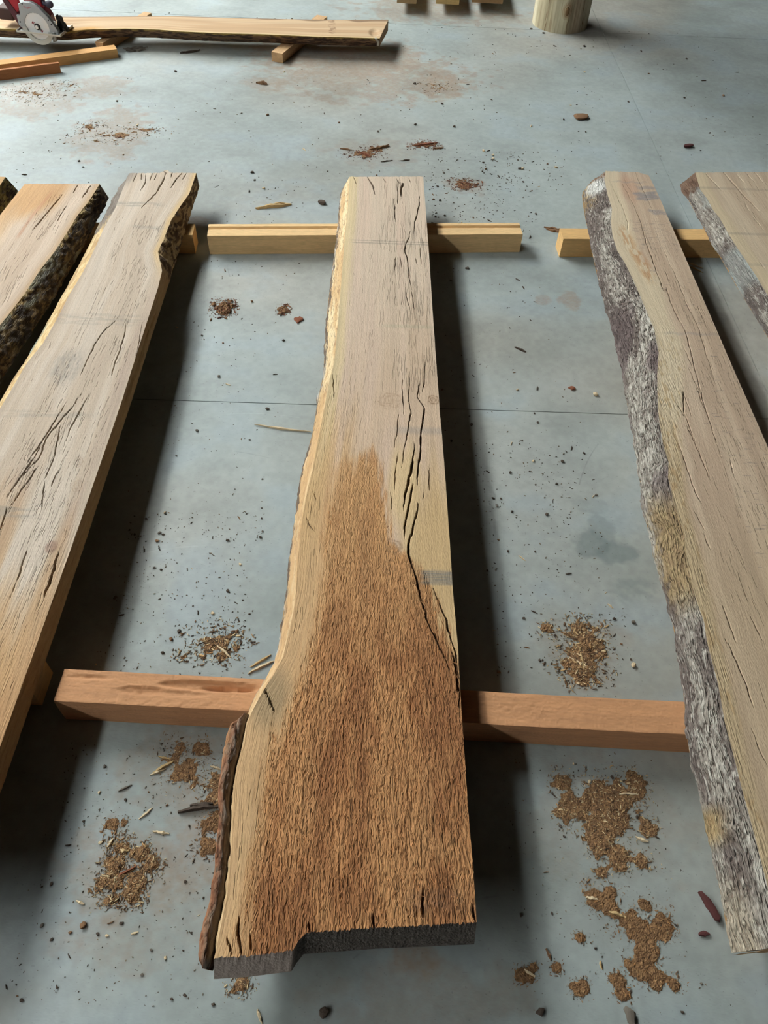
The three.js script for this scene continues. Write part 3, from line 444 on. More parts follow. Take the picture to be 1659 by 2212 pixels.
// the sliver of a third slab at the frame's left edge
slab({
  label: 'bark edged corner of the outermost slab at the left edge', NU: 1024, NV: 256, D0: 0.4, D1: 2.8, nu: 160, nt: 40, TL: () => -1.72, TR: () => -1.378, BL: () => -1.73, BR: () => -1.35,
  near: () => 0.45, far: () => 2.762, cracks: [], checks: [{ n: 160, D: [0.6, 2.6], t: [0.2, 0.9], len: [.015, .06], w: [.8, 1.6], clump: 0.35 }], colour: (D, X, t) => mix3([196, 164, 120], [176, 138, 92], fbm(D * 4, t * 40, 3)), fine: (D, X, t) => streak(D * 6, t * .3) * 0.0005,
  left: { name: 'sawn_edge', nu: 40, nk: 2, mat: WOOD_SIDE }, right: { name: 'bark', nu: 200, nk: 14, bulge: 0.003, mat: alongMat((D, k) => { const f = fbm(D * 46 + 9, k * 9, 4); return mix3(mix3([150, 138, 84], [64, 54, 44], sst(0.4, 0.6, f)), [170, 160, 96], sst(0.25, 0, k) * .6); }, (D, k) => plates(D, k, 90), 512, 64), rough: (D, k) => (fbm(D * 60 + 3, k * 5, 4) - 0.55) * 0.018 },
});

// first slab on the right ------------------------------------------------
const rightBL = polyX([[0.895,3.0],[0.861,2.985],[0.814,2.915],[0.803,2.824],[0.795,2.706],[0.792,2.609],[0.783,2.492],[0.777,2.382],[0.772,2.17],[0.772,1.979],[0.769,1.849],[0.76,1.769],[0.753,1.703],[0.749,1.627],[0.741,1.518],[0.733,1.415],[0.719,1.323],[0.713,1.259],[0.712,1.168],[0.706,1.114],[0.712,1.062],[0.71,0.978],[0.71,0.906],[0.699,0.818],[0.693,0.75],[0.677,0.664],[0.672,0.603],[0.674,0.535],[0.671,0.48],[0.667,0.411],[0.664,0.346],[0.658,0.287],[0.657,0.252]]);
const rightTL = polyX([[0.907,2.985],[0.89,2.917],[0.881,2.794],[0.879,2.692],[0.856,2.593],[0.846,2.5],[0.845,2.41],[0.858,2.326],[0.866,2.224],[0.87,2.146],[0.878,1.963],[0.867,1.852],[0.839,1.747],[0.82,1.656],[0.802,1.559],[0.79,1.446],[0.791,1.394],[0.777,1.34],[0.771,1.241],[0.774,1.152],[0.758,1.06],[0.755,1],[0.755,0.943],[0.757,0.9],[0.75,0.851],[0.747,0.747],[0.737,0.663],[0.736,0.603],[0.733,0.536],[0.732,0.475],[0.729,0.392],[0.728,0.347],[0.725,0.25]]);
const rightTR = polyX([[1.074,2.974],[1.078,2.872],[1.079,2.758],[1.078,2.523],[1.077,2.163],[1.076,1.783],[1.077,1.462],[1.077,0.2]]);
const sapLine = polyX([[0.957,2.932],[0.938,2.799],[0.94,2.678],[0.921,2.352],[0.955,2.25],[0.942,2.034],[0.949,1.902],[0.923,1.763],[0.891,1.645],[0.853,1.538],[0.828,1.382],[0.805,1.25],[0.799,1.131],[0.801,1.061],[0.791,0.979],[0.782,0.886],[0.776,0.726],[0.763,0.603],[0.758,0.511],[0.754,0.441]]);
const TICKS = []; for (let i = 0; i < 300; i++) { const z = rnd(); const D = z < .45 ? rr(2.42, 2.62) : z < .75 ? rr(1.0, 1.75) : rr(0.9, 2.3); TICKS.push([D, rr(0.93, 1.07), rr(.004, .016), rr(.0006, .0014), rr(.2, .75)]); }
TICKS.sort((a, b) => a[0] - b[0]);
slab({
  label: 'oak slab right of the centre with thick lichen grey bark facing left', NU: 2048, NV: 768, D0: 0.22, D1: 3.02, nu: 480, nt: 210, TL: rightTL, TR: rightTR, BL: rightBL, BR: (D) => rightTR(D) + 0.002,
  near: (t) => lerp(0.262, 0.285, t) + (fbm(t * 30, 14, 2) - .5) * .004, far: (t) => 2.985 - sst(0.75, 1, t) * 0.02 + (fbm(t * 30, 12, 2) - .5) * .006, cracks: CRACK_RIGHT, crackWidth: 0.75,
  checks: [{ n: 480, D: [0.6, 2.5], t: [0.5, 0.98], len: [.015, .05], w: [.7, 1.2], clump: 0.3 }, { n: 120, D: [0.3, 1.5], t: [0.25, 0.95], len: [.02, .07], w: [.7, 1.3], clump: 0.35 }],
  colour(D, X, t) {
    const q = t * 0.3, s = streak(D, q), f = figure(D, q);
    let c = mix3([182, 158, 134], [190, 168, 144], sst(-.1, .25, f)); c = mix3(c, [178, 156, 126], sst(1.4, 0.9, D) * 0.6);
    const sap = sst(0.012, -0.012, X - sapLine(D) + s * 0.02); let p = mix3([200, 183, 154], [180, 158, 124], sst(1.75, 1.3, D + f * .5)); p = mix3(p, [150, 118, 74], sst(0.55, 0.72, fbm(D * 36, X * 130, 3)) * 0.45 * sst(2.2, 1.6, D)); c = mix3(c, p, sap * 0.9);
    const o = sst(0.035, 0.0, Math.abs(X - lerp(0.89, 0.925, sst(2.55, 2.25, D)))) * inBand(D, 2.24, 2.55, .05) * (0.4 + fbm(D * 20, X * 90, 3)); c = mix3(c, [166, 118, 76], clamp(o * sst(.35, .6, fbm(D * 30, X * 160, 3)) * 1.4) * 0.6);
    c = mix3(c, [178, 140, 116], sst(0.05, 0.02, Math.hypot(X - 0.975, (D - 2.85) * 0.35)) * 0.5);
    for (const [d, w, x0, x1, k] of [[2.86, .012, 1.0, 1.07, .6], [2.8, .03, .99, 1.075, .85], [2.68, .016, 1.02, 1.075, .8], [2.9, .005, .92, 1.05, .4], [1.95, .006, .9, 1.07, .3]]) c = mix3(c, [128, 124, 126], clamp(inBand(D + (fbm(X * 40, d * 9, 2) - .5) * .02, d - w, d + w, .006) * inBand(X + (fbm(D * 90, 2, 2) - .5) * .03, x0, x1, .01) * k * (0.1 + 1.3 * fbm(X * 30, D * 500, 2))));
    for (const k of TICKS) { if (k[0] < D - .003) continue; if (k[0] > D + .003) break; const a = Math.abs(X - k[1]); if (a < k[2]) c = mix3(c, [104, 98, 96], k[4] * sst(k[3], k[3] * .3, Math.abs(D - k[0] + (vn(X * 300, k[1] * 90) - .5) * .002)) * sst(k[2], k[2] * .6, a)); }
    const l = 1 + s * 0.1 + f * 0.08 + (vn(D * 600, X * 1500) - .5) * 0.06; return [c[0] * l, c[1] * l, c[2] * l];
  },
  fine(D, X, t) { const sap = sst(0.012, -0.012, X - sapLine(D)); return (vn(D * 160, t * 270) - .5) * 0.0004 + streak(D * 6, t * .3) * 0.0004 + sap * sst(2.2, 1.6, D) * (ridge(D * 26, X * 220, 2) - .6) * 0.002; },
  left: { name: 'bark', nu: 900, nk: 34, bulge: 0.016, mat: alongMat((D, k) => {
    const f = fbm(D * 50, k * 12, 4); let c = barkGrey(D, k);
    c = mix3(c, mix3([198, 172, 122], [120, 92, 64], f), inBand(D, 0.96, 1.27, .06) * sst(1.0, 0.5, k + (f - .5) * .6) * 0.85);
    c = mix3(c, mix3([206, 182, 128], [150, 116, 74], f), (inBand(D, .44, .5, .02) + inBand(D, 2.75, 2.98, .04) * sst(.3, .6, f)) * sst(.2, .7, k) * .8);
    c = mix3(c, [100, 84, 84], sst(0.5, 0.62, fbm(D * 4 + 30, k * 2, 3)) * inBand(D, 1.3, 2.1, .1) * 0.6); c = mix3(c, [228, 226, 220], sst(0.055, 0.02, Math.hypot((D - 2.88) * .7, (k - .35) * .1)) * .9); c = mix3(c, [140, 98, 70], inBand(D, 2.94, 3.1, .01) * sst(0.4, 0.6, f) * .8);
    c = mix3(c, [190, 170, 140], sst(0.42, 0.3, D) * sst(.2, .6, k) * .5); return c;
  }, plates, 2048, 256, 0.007), rough: (D, k) => (fbm(D * 22, k * 3, 3) - .5) * 0.014 + (plates(D, k) - 0.55) * 0.006 + (fbm(D * 5 + 2, 3, 2) - .5) * .012 },
  right: { name: 'sawn_edge', nu: 160, nk: 3, mat: WOOD_SIDE },
});

// second slab on the right, running out of the frame ---------------------
const right2TL = polyX([[1.27,2.996],[1.266,2.97],[1.255,2.862],[1.264,2.792],[1.264,2.709],[1.273,2.657],[1.275,2.546],[1.281,2.448],[1.289,2.363],[1.296,2.277],[1.3,2.177],[1.32,1.6],[1.34,0.4]]);
slab({
  label: 'oak slab at the right edge with blotched grey bark, mostly out of view', NU: 1024, NV: 512, D0: 0.5, D1: 3.06, nu: 320, nt: 160, TL: right2TL, TR: () => 1.64, BL: polyX([[1.262,3.04],[1.226,3.0],[1.224,2.936],[1.232,2.898],[1.234,2.803],[1.238,2.734],[1.238,2.646],[1.241,2.569],[1.246,2.499],[1.25,2.42],[1.255,2.306],[1.261,2.213],[1.275,2.034],[1.29,1.2],[1.3,0.5]]), BR: () => 1.642,
  near: () => 0.55, far: (t) => lerp(3.0, 3.035, t) + (fbm(t * 30, 22, 2) - .5) * .006, cracks: CRACK_RIGHT2, checks: [{ n: 160, D: [1.6, 2.95], t: [0.25, 0.95], len: [.02, .07], w: [.7, 1.3], clump: 0.4 }],
  colour(D, X, t) {
    const q = t * .34, s = streak(D, q), f = figure(D, q); let c = mix3([176, 155, 131], [184, 166, 142], sst(-.1, .25, f)); c = mix3(c, [190, 172, 142], sst(0.16, 0.1, t + s * .1 + (fbm(D * 5, 2, 2) - .5) * .06) * .9);
    for (const [d, k] of [[2.88, .3], [2.55, .35], [2.35, .25]]) c = mix3(c, [136, 126, 112], inBand(D, d - .008, d + .008, .004) * k); const l = 1 + s * .1 + f * .1; return [c[0] * l, c[1] * l, c[2] * l];
  },
  fine: (D, X, t) => (vn(D * 160, t * 270) - .5) * 0.0004 + streak(D * 6, t * .34) * 0.0005,
  left: { name: 'bark', nu: 560, nk: 26, bulge: 0.014, mat: alongMat((D, k) => { const f = fbm(D * 50 + 7, k * 12, 4); let c = mix3(barkGrey(D, k, 40), [164, 166, 160], inBand(D, 2.25, 2.46, .03) * .7 + sst(.5, .62, fbm(D * 6 + 9, k * 2, 3)) * .5); c = mix3(c, mix3([150, 122, 100], [104, 76, 60], f), sst(2.86, 2.92, D + (f - .5) * .1)); return c; }, (D, k) => plates(D, k, 40), 2048, 256, 0.006), rough: (D, k) => (fbm(D * 24 + 5, k * 3, 3) - .5) * 0.014 + (plates(D, k, 40) - .55) * .005 },
  right: { name: 'sawn_edge', nu: 60, nk: 2, mat: WOOD_SIDE },
});

// ---------------------------------------------------------------- bearers under the slabs
function beamGeo(L, h, d, nL, nD, top) {               // along x, its underside at y 0
  const g = new THREE.BoxGeometry(L, h, d, nL, 3, nD), p = g.attributes.position, n = g.attributes.normal, uv = g.attributes.uv;
  for (let k = 0; k < p.count; k++) {
    let x = p.getX(k), y = p.getY(k), z = p.getZ(k); const ax = Math.abs(n.getX(k)) > .5, ay = n.getY(k) > .5;
    uv.setXY(k, ax ? z * 2 : x, ax ? y * 2 + .3 : (ay ? z : y + .11) * 2);
    if (Math.abs(x) > L / 2 - 1e-5 || Math.abs(z) > d / 2 - 1e-5) { if (Math.abs(y) > h / 2 - 1e-5) { z *= 0.985; y *= 0.985; } }
    if (y > h / 2 - h * 0.02 && top) y += top(x, z);
    z += (fbm(x * 9 + L * 7, y * 20, 2) - .5) * 0.0025; if (y > 0) y += (fbm(x * 7 + 40, z * 20, 2) - .5) * 0.0015 - 0.0008;
    p.setXYZ(k, x, Math.max(-h / 2, y) + h / 2, z);
  }
  g.computeVertexNormals(); return g;
}
function beam(name, label, category, group, x0, d0, x1, d1, h, w, mat, opt = {}) {   // centre line from (x0,d0) to (x1,d1)
  const L = Math.hypot(x1 - x0, d1 - d0), m = solid(name, beamGeo(L, h, w, opt.nL ?? 40, opt.nD ?? 6, opt.top), mat, label, category, group);
  m.position.set((x0 + x1) / 2, opt.y ?? 0, -(d0 + d1) / 2); m.rotation.y = Math.atan2(d1 - d0, x1 - x0); return m;
}
const HNEAR = 0.0912, HFAR = 0.0772, BG = 'bearers under the slabs';
const pinkPine = woodMat(214, 160, 116, { bumpScale: 0.0016 }), palePine = woodMat(246, 210, 156), yellowPine = woodMat(234, 192, 130);
const gouge = (x, z, cx, cz, rx, rz, depth) => { const a = (x - cx) / rx, b = (z - cz) / rz, q = a * a + b * b; return q < 1 ? -depth * Math.sqrt(1 - q) * (0.75 + 0.5 * vn(x * 90, z * 160)) : 0; };
beam('timber_bearer', 'pinkish pine bearer across the near end, gouged on its upper face', 'timber', BG, -0.64, 0.742, 1.06, 0.686, HNEAR, 0.075, pinkPine, {
  nL: 420, nD: 26, top: (x, z) => Math.min(gouge(x, z, -0.672, 0.004, 0.055, 0.010, 0.006), gouge(x, z, -0.60, 0.006, 0.07, 0.007, 0.004), gouge(x, z, -0.53, -0.014, 0.115, 0.012, 0.009), gouge(x, z, -0.50, -0.012, 0.07, 0.007, 0.018), gouge(x, z, -0.79, -0.020, 0.05, .005, .004)) + (fbm(x * 120, z * 160, 2) - .5) * 0.0025 * sst(.45, .6, fbm(x * 6 + 3, z * 30, 2)),
});
beam('timber_bearer', 'shadowed bearer under the near end of the left slabs', 'timber', BG, -1.75, 0.80, -0.70, 0.775, HNEAR, 0.08, yellowPine);
beam('timber_bearer', 'planed bearer with a routed groove under the far end of the centre slab', 'timber', BG, -0.604, 2.545, 0.542, 2.632, HFAR, 0.078, palePine, { nL: 160, nD: 28, top: (x, z) => -0.0065 * sst(0.004, 0.002, Math.abs(z + 0.012) - 0.003) * (0.8 + 0.5 * vn(x * 60, z * 200)) + (z < -0.016 ? 0 : -0.0012) });
beam('timber_bearer', 'short square bearer under the far end of the right slabs', 'timber', BG, 0.69, 2.606, 1.78, 2.665, HFAR, 0.072, yellowPine);
beam('timber_bearer', 'bearer end showing beside the far end of the left slab', 'timber', BG, -1.75, 2.50, -0.655, 2.545, HFAR, 0.075, yellowPine);

// ---------------------------------------------------------------- the slab lying crosswise at the back, with its own bearers and loose timbers
const FT = 0.096, FB = 0.047;
{
  const g = thing('live_edge_slab', 'long slab lying crosswise at the back under the circular saw', 'wood slab');
  const fr = polyLine([[-2.6, 4.27], [-1.899, 4.283], [-1.581, 4.275], [-1.474, 4.318], [-1.294, 4.35], [-1.137, 4.355], [-1.018, 4.343], [-0.819, 4.34], [-0.616, 4.35], [-0.346, 4.349], [-0.004, 4.361]]);
  const bk = polyLine([[-2.6, 4.42], [-1.585, 4.477], [-1.094, 4.547], [-0.688, 4.56], [-0.296, 4.585], [0.039, 4.624]]);
  const nx = 300, nz = 40, xAt = (u, v) => lerp(-2.6, lerp(-0.004, 0.039, v), u);
  const map = paint(2048, 256, (u, v) => {
    const X = lerp(-2.6, 0.02, u), n = fbm(X * 3, v * 40, 3), f = fbm(X * 1.5, v * 8 + 3, 3); let c = mix3([190, 162, 128], [180, 148, 112], sst(.4, .65, f)); c = mix3(c, [196, 150, 84], inBand(X, -1.66, -1.42, .05) * sst(.3, .1, v) * .8);
    c = mix3(c, [200, 176, 124], sst(.09, .03, v) * .5); c = mix3(c, [128, 98, 72], (sst(.05, .03, Math.abs(X + .22 + v * .06) * 2.2) * sst(.5, .62, vn(X * 60, v * 30)) * sst(.1, .3, v)) * .6); c = mix3(c, [112, 84, 60], sst(.93, .99, v + (fbm(X * 8, 1, 2) - .5) * .3 * sst(-.9, -.3, X)) * .7); const l = 1 + (n - .5) * .12; return [c[0] * l, c[1] * l, c[2] * l];
  });
  part('sawn_face', gridGeo(nx, nz, (i, j, o) => { const v = j / nz, X = xAt(i / nx, v); o[0] = X; o[2] = -lerp(fr(X), bk(X), v); o[1] = FT - 0.008 * sst(.03, .015, Math.hypot((X + 0.03), (v - .3) * .12)) - inBand(X, -1.62, -1.44, .02) * sst(.16, 0, v) * (0.004 + 0.008 * vn(X * 110, v * 9)); }, (i, j) => [i / nx, j / nz], true), std({ map, roughness: .85 }), g);
  const bark = std({ roughness: .95, map: paint(1024, 64, (u, v) => { const f = fbm(u * 90, v * 8, 4); let c = mix3([120, 92, 66], [70, 52, 40], sst(.4, .6, f)); c = mix3(c, [176, 150, 74], sst(.25, .02, v + (f - .5) * .3) * .8); return c; }), bumpMap: paint(1024, 64, (u, v) => ridge(u * 80, v * 6, 3), false), bumpScale: .004 });
  part('bark', gridGeo(nx, 8, (i, j, o) => { const X = xAt(i / nx, 0), k = j / 8; o[0] = X; o[1] = lerp(FT, FB, k); o[2] = -(fr(X) + k * 0.03) + Math.sin(Math.PI * k) * 0.008 + (fbm(X * 40, k * 4, 3) - .5) * .012 * sst(0, .2, k); }, (i, j) => [i / nx, j / 8]), bark, g);
  part('waney_edge', gridGeo(nx, 4, (i, j, o) => { const X = xAt(i / nx, 1), k = j / 4; o[0] = X; o[1] = lerp(FT, FB, k); o[2] = -(bk(X) - k * 0.01); }, (i, j) => [i / nx, j / 4], true), bark, g);
  part('end_grain', gridGeo(10, 6, (i, j, o) => { const v = i / 10, k = j / 6, X = xAt(1, v); o[0] = X; o[1] = lerp(FT, FB, k); o[2] = -lerp(lerp(fr(X), fr(X) + .03, k), bk(X) - .01 * k, v); }, (i, j) => [i / 10 * .28, j / 6 * .05]), END_GRAIN, g);
  part('underside', gridGeo(40, 2, (i, j, o) => { const v = j / 2, X = xAt(i / 40, v); o[0] = X; o[1] = FB; o[2] = -lerp(fr(X) + .03, bk(X) - .01, v); }, (i, j) => [i / 40 * 2.5, j / 2 * .25]), WOOD_SIDE, g);
  const chipG = new THREE.BoxGeometry(.012, .034, .010, 3, 6, 1), cp = chipG.attributes.position; for (let k = 0; k < cp.count; k++) cp.setX(k, cp.getX(k) - .012 * sst(0, .017, cp.getY(k))); chipG.computeVertexNormals();
  const torn = part('torn_strip', chipG, woodMat(206, 200, 186), g); torn.position.set(-0.012, FT - 0.014, -4.353); torn.userData.label = 'pale torn strip curling off the corner';
}
function polyLine(p) { return (x) => { let i = 1; while (i < p.length - 1 && p[i][0] < x) i++; return lerp(p[i - 1][1], p[i][1], clamp((x - p[i - 1][0]) / (p[i][0] - p[i - 1][0]))); }; }
const backPine = woodMat(214, 176, 132), orangePine = woodMat(216, 166, 104);
beam('timber_bearer', 'short bearer poking out under the right end of the back slab', 'timber', null, -0.522, 4.262, -0.325, 4.80, FB - 0.001, 0.062, backPine);
beam('timber_bearer', 'thin bearer under the back slab beside the saw', 'timber', null, -1.425, 4.30, -1.268, 4.74, FB - 0.001, 0.045, backPine);
beam('timber_bearer', 'hidden bearer under the left end of the back slab', 'timber', null, -2.35, 4.18, -2.3, 4.6, FB - 0.001, 0.06, backPine);
beam('square_timber', 'orange square timber lying on the floor before the saw', 'timber', null, -2.45, 3.717, -1.335, 4.264, 0.042, 0.060, orangePine);
beam('thin_board', 'thin brown board standing on edge beside the orange timber', 'board', null, -2.20, 3.75, -1.556, 4.035, 0.046, 0.016, woodMat(186, 122, 74));
// planks at the very back, on a low bearer
{
  const w = [woodMat(190, 160, 118), woodMat(222, 190, 130), woodMat(170, 138, 100)];
  [[0.088, 0.2, 5.03, 'left plank of three on the floor at the back'], [0.312, 0.445, 5.045, 'pale middle plank of three on the floor at the back'], [0.52, 0.70, 5.09, 'right plank of three on the floor at the back']].forEach(([x0, x1, d, label], i) => beam('plank', label, 'plank', 'planks at the back', (x0 + x1) / 2, d, (x0 + x1) / 2 + 0.03, d + 2.2, 0.034, x1 - x0, w[i], { y: 0.05 }));
  for (const [d, l] of [[5.45, 'nearer'], [6.9, 'farther']]) beam('timber_bearer', `${l} low bearer under the three planks at the back`, 'timber', null, -0.05, d, 0.85, d, 0.0495, 0.06, backPine);
}
// the round post -------------------------------------------------------------
{
  const g = thing('round_post', 'thick peeled log post standing on the concrete at the back', 'post');
  const R = 0.157, nA = 96, nY = 120, H = ROOF, flat = (a) => 1 - 0.018 * Math.abs(Math.sin(a * 7 + 1));
  const mat = std({ roughness: .85, map: paint(1024, 1024, (u, v) => {
    const y = v * H, n = fbm(u * 60, y * 5, 3), f = fbm(u * 14 + 3, y * 2, 3); let c = mix3([198, 189, 160], [178, 165, 134], sst(.4, .65, f)); c = mix3(c, [132, 110, 84], sst(.6, .8, n) * .45); c = mix3(c, [150, 128, 106], inBand(u, .78, .86, .03) * .5);
    c = mix3(c, [120, 96, 66], sst(.62, .68, vn(u * 46, y * 6)) * sst(.6, .7, fbm(u * 200, y * 14, 2)) * .9); const dx = (u - .747) * 1, dy = y - 0.115, r = Math.hypot(dx * .98, dy * .62); c = mix3(c, [140, 104, 72], sst(.03, .02, r) * (.4 + .25 * Math.sin(r * 700 + fbm(u * 90, y * 60, 2) * 5))); return c;
  }), bumpMap: paint(512, 512, (u, v) => fbm(u * 80, v * 14, 3), false), bumpScale: .003 });
  const geo = gridGeo(nY, nA, (i, j, o) => {
    const y = H * i / nY, a = j / nA * Math.PI * 2, r = R * (1 - .02 * y) * flat(a) + (fbm(a * 4 / 6.28 * 4, y * 2, 2) - .5) * .006 * Math.sin(a / 2);
    const ka = (j / nA - .747) * 6.28 * R, ky = y - .115, k = Math.hypot(ka, ky * .62); o[0] = 1.023 + Math.cos(a) * (r + .012 * sst(.035, .012, k)); o[1] = y; o[2] = -4.967 - Math.sin(a) * (r + .012 * sst(.035, .012, k));
  }, (i, j) => [j / nA, i / nY]);
  part('trunk', geo, mat, g);
  const kn = new THREE.SphereGeometry(1, 20, 12).scale(.012, .022, .006); part('knot', kn, woodMat(150, 118, 82), g).position.set(1.023 + Math.cos(.747 * 6.2832) * .166, .115, -4.967 - Math.sin(.747 * 6.2832) * .166);
}

// ---------------------------------------------------------------- circular saw parked on the back slab, blade over its front edge
{
  const g = thing('circular_saw', 'red and black cordless circular saw resting on the back slab', 'power saw');
  g.position.set(-1.69, FT + 0.0005, -4.252); g.rotation.y = -0.17; g.scale.setScalar(0.8);
  const alu = std({ color: 0xc9c8c0, metalness: .35, roughness: .45 }), cast = std({ color: 0xa9adb0, metalness: .3, roughness: .5 }), steel = std({ color: 0xdfe3e6, metalness: .35, roughness: .35 }), black = std({ color: 0x2a2422, roughness: .6 }), red = std({ color: 0xb01f2e, roughness: .45 }), grip = std({ color: 0x3d3a48, roughness: .7 }), dull = std({ color: 0x8f8f8a, roughness: .6, metalness: .2 });
  const ext = (pts, depth, bevel = .002) => { const s = new THREE.Shape(); pts.forEach(([x, y], i) => i ? s.lineTo(x, y) : s.moveTo(x, y)); return new THREE.ExtrudeGeometry(s, { depth, bevelEnabled: bevel > 0, bevelSize: bevel, bevelThickness: bevel, bevelSegments: 2 }); };
  const by = 0.036, arc = (r, a0, a1, n, cy = by) => Array.from({ length: n + 1 }, (_, i) => { const a = lerp(a0, a1, i / n); return [Math.cos(a) * r, cy + Math.sin(a) * r]; });
  // shoe with turned-up ends and the slot for the blade in front
  const shoe = part('shoe', mergeGeometries([new THREE.BoxGeometry(.285, .003, .12).translate(.008, .0025, -.078), new THREE.BoxGeometry(.285, .003, .012).translate(.008, .0025, .032), new THREE.BoxGeometry(.05, .003, .05).translate(-.11, .0025, .01), new THREE.BoxGeometry(.04, .003, .05).translate(.13, .0025, .01), new THREE.BoxGeometry(.285, .009, .003).translate(.008, .0055, .038), new THREE.BoxGeometry(.003, .014, .176).translate(.151, .007, -.05).rotateY(0), new THREE.BoxGeometry(.003, .012, .176).translate(-.135, .006, -.05)]), alu, g);
  shoe.position.y = .001;
  // blade with teeth
  const teeth = []; for (let i = 0; i < 24; i++) { const a = i / 24 * Math.PI * 2, q = Math.PI * 2 / 24; teeth.push([Math.cos(a) * .08, by + Math.sin(a) * .08], [Math.cos(a + q * .55) * .0785, by + Math.sin(a + q * .55) * .0785], [Math.cos(a + q * .7) * .073, by + Math.sin(a + q * .7) * .073]); }
  const blade = part('blade', ext(teeth, .0018, 0).translate(0, 0, .012), steel, g); blade.userData.label = 'bright round saw blade';
  part('arbor_bolt', new THREE.CylinderGeometry(.011, .012, .012, 6).rotateX(Math.PI / 2).translate(0, by, .02), steel, blade);
  part('washer', new THREE.CylinderGeometry(.018, .018, .004, 24).rotateX(Math.PI / 2).translate(0, by, .0155), black, blade);
  const bladePrint = canvasTex(256, 256, (x) => { x.fillStyle = '#dfe3e6'; x.fillRect(0, 0, 256, 256); x.translate(128, 128); x.rotate(.75); for (const [dx, w, col] of [[-92, 14, '#8a2030'], [-72, 10, '#8a2030'], [-56, 16, '#6a6a70'], [46, 16, '#6a6a70'], [66, 12, '#8a2030'], [84, 12, '#8a2030']]) { x.fillStyle = col; x.fillRect(dx, -22, w, 44); } });
  part('blade_print', new THREE.RingGeometry(.019, .05, 40).translate(0, by, .01425), std({ map: bladePrint, roughness: .4 }), blade);
  // fixed upper guard, hollowed round the blade
  const outer = [[-.118, .036], [-.116, .088], [-.092, .084], [-.089, .1], [-.083, .151], [-.05, .164], [-.01, .166], [.02, .155], [.043, .139], [.08, .102], [.105, .068], [.127, .026], [.127, .006]];
  const guard = part('upper_guard', ext([...outer, [.074, .006], ...arc(.079, -.38, Math.PI * 1.0, 30), [-.09, .012]], .012).translate(0, 0, .004), cast, g);
  part('guard_back', ext([...outer, [.08, .02], [-.1, .02]], .006).translate(0, 0, -.012), dull, guard);
  const logo = canvasTex(512, 192, (x) => { x.fillStyle = '#a9adb0'; x.fillRect(0, 0, 512, 192); x.fillStyle = '#b3202f'; x.font = 'italic bold 96px serif'; x.textAlign = 'center'; x.fillText('Milwaukee', 256, 108, 470); x.beginPath(); x.moveTo(70, 150); x.lineTo(300, 126); x.lineTo(280, 140); x.lineTo(450, 122); x.lineTo(240, 158); x.lineTo(262, 144); x.closePath(); x.fill(); });
  const lg = part('guard_logo', new THREE.PlaneGeometry(.05, .022).translate(-.034, .138, .0186), std({ map: logo, roughness: .5 }), guard); lg.rotation.z = -.02;
  for (const [x, y] of [[-.056, .157], [.088, .082], [.1, .06], [-.104, .055]]) part('screw', new THREE.CylinderGeometry(.004, .004, .004, 10).rotateX(Math.PI / 2).translate(x, y, .019), black, guard);
  // swinging lower guard
  part('lower_guard', ext([...arc(.098, Math.PI * 1.02, Math.PI * 1.9, 36), ...arc(.072, Math.PI * 1.9, Math.PI * 1.02, 36)], .004, .001).translate(0, 0, .016), std({ color: 0xc3c3bb, metalness: .25, roughness: .5 }), g);
  part('guard_lever', mergeGeometries([new RoundedBoxGeometry(.02, .05, .014, 2, .004).translate(.1, -.008, .018), new RoundedBoxGeometry(.012, .02, .02, 2, .004).translate(.09, -.028, .018)]), dull, g);
  // motor housing, handles, battery behind the guard
  const housing = part('motor_housing', ext([[-.05, .2], [.028, .2], [.044, .13], [.062, .095], [.066, .06], [.05, .03], [-.05, .04], [-.07, .13]], .05, .006).translate(0, 0, -.075), red, g);
  part('housing_band', ext([[.036, .13], [.05, .128], [.072, .085], [.076, .03], [.055, .03], [.056, .085]], .056, .003).translate(0, 0, -.08), std({ color: 0x6e1a2a, roughness: .5 }), housing);
  const rear = new THREE.CatmullRomCurve3([new THREE.Vector3(.03, .2, -.06), new THREE.Vector3(-.05, .235, -.06), new THREE.Vector3(-.13, .19, -.06), new THREE.Vector3(-.185, .10, -.06), new THREE.Vector3(-.17, .05, -.06)]);
  part('rear_handle', new THREE.TubeGeometry(rear, 40, .021, 12), black, g);
  part('trigger_panel', ext([[-.158, .165], [-.1, .17], [-.102, .125], [-.122, .1], [-.14, .125]], .02, .003).translate(0, 0, -.028), red, g);
  part('side_strut', ext([[-.19, .155], [-.165, .165], [-.098, .05], [-.1, .012], [-.125, .016], [-.14, .05]], .03, .004).translate(0, 0, -.034), std({ color: 0x56242c, roughness: .6 }), g);
  part('battery', new RoundedBoxGeometry(.1, .07, .1, 3, .012).translate(-.225, .07, -.08), std({ color: 0x4c332c, roughness: .7 }), g);
  const fg = new THREE.CatmullRomCurve3([new THREE.Vector3(.03, .16, -.05), new THREE.Vector3(.06, .15, -.04), new THREE.Vector3(.084, .15, -.04)]);
  part('front_grip', mergeGeometries([new THREE.TubeGeometry(fg, 16, .013, 12), new THREE.SphereGeometry(.021, 18, 12).scale(1.15, 1, 1).translate(.088, .149, -.04)].map((q) => { q.deleteAttribute('uv'); return q.index ? q : q; })), grip, g);
  part('bevel_bracket', mergeGeometries([ext([[.1, .006], [.166, .006], [.168, .026], [.156, .03], [.152, .048], [.142, .052], [.141, .078], [.128, .088], [.122, .08], [.113, .092], [.106, .086], [.11, .05], [.1, .03]], .02, .001).translate(0, 0, -.06), new THREE.CylinderGeometry(.009, .009, .03, 8).rotateX(Math.PI / 2).translate(.152, .024, -.032).toNonIndexed(), new THREE.BoxGeometry(.01, .018, .03).translate(.122, .06, -.035).toNonIndexed()]), std({ color: 0x24211f, roughness: .7 }), g);
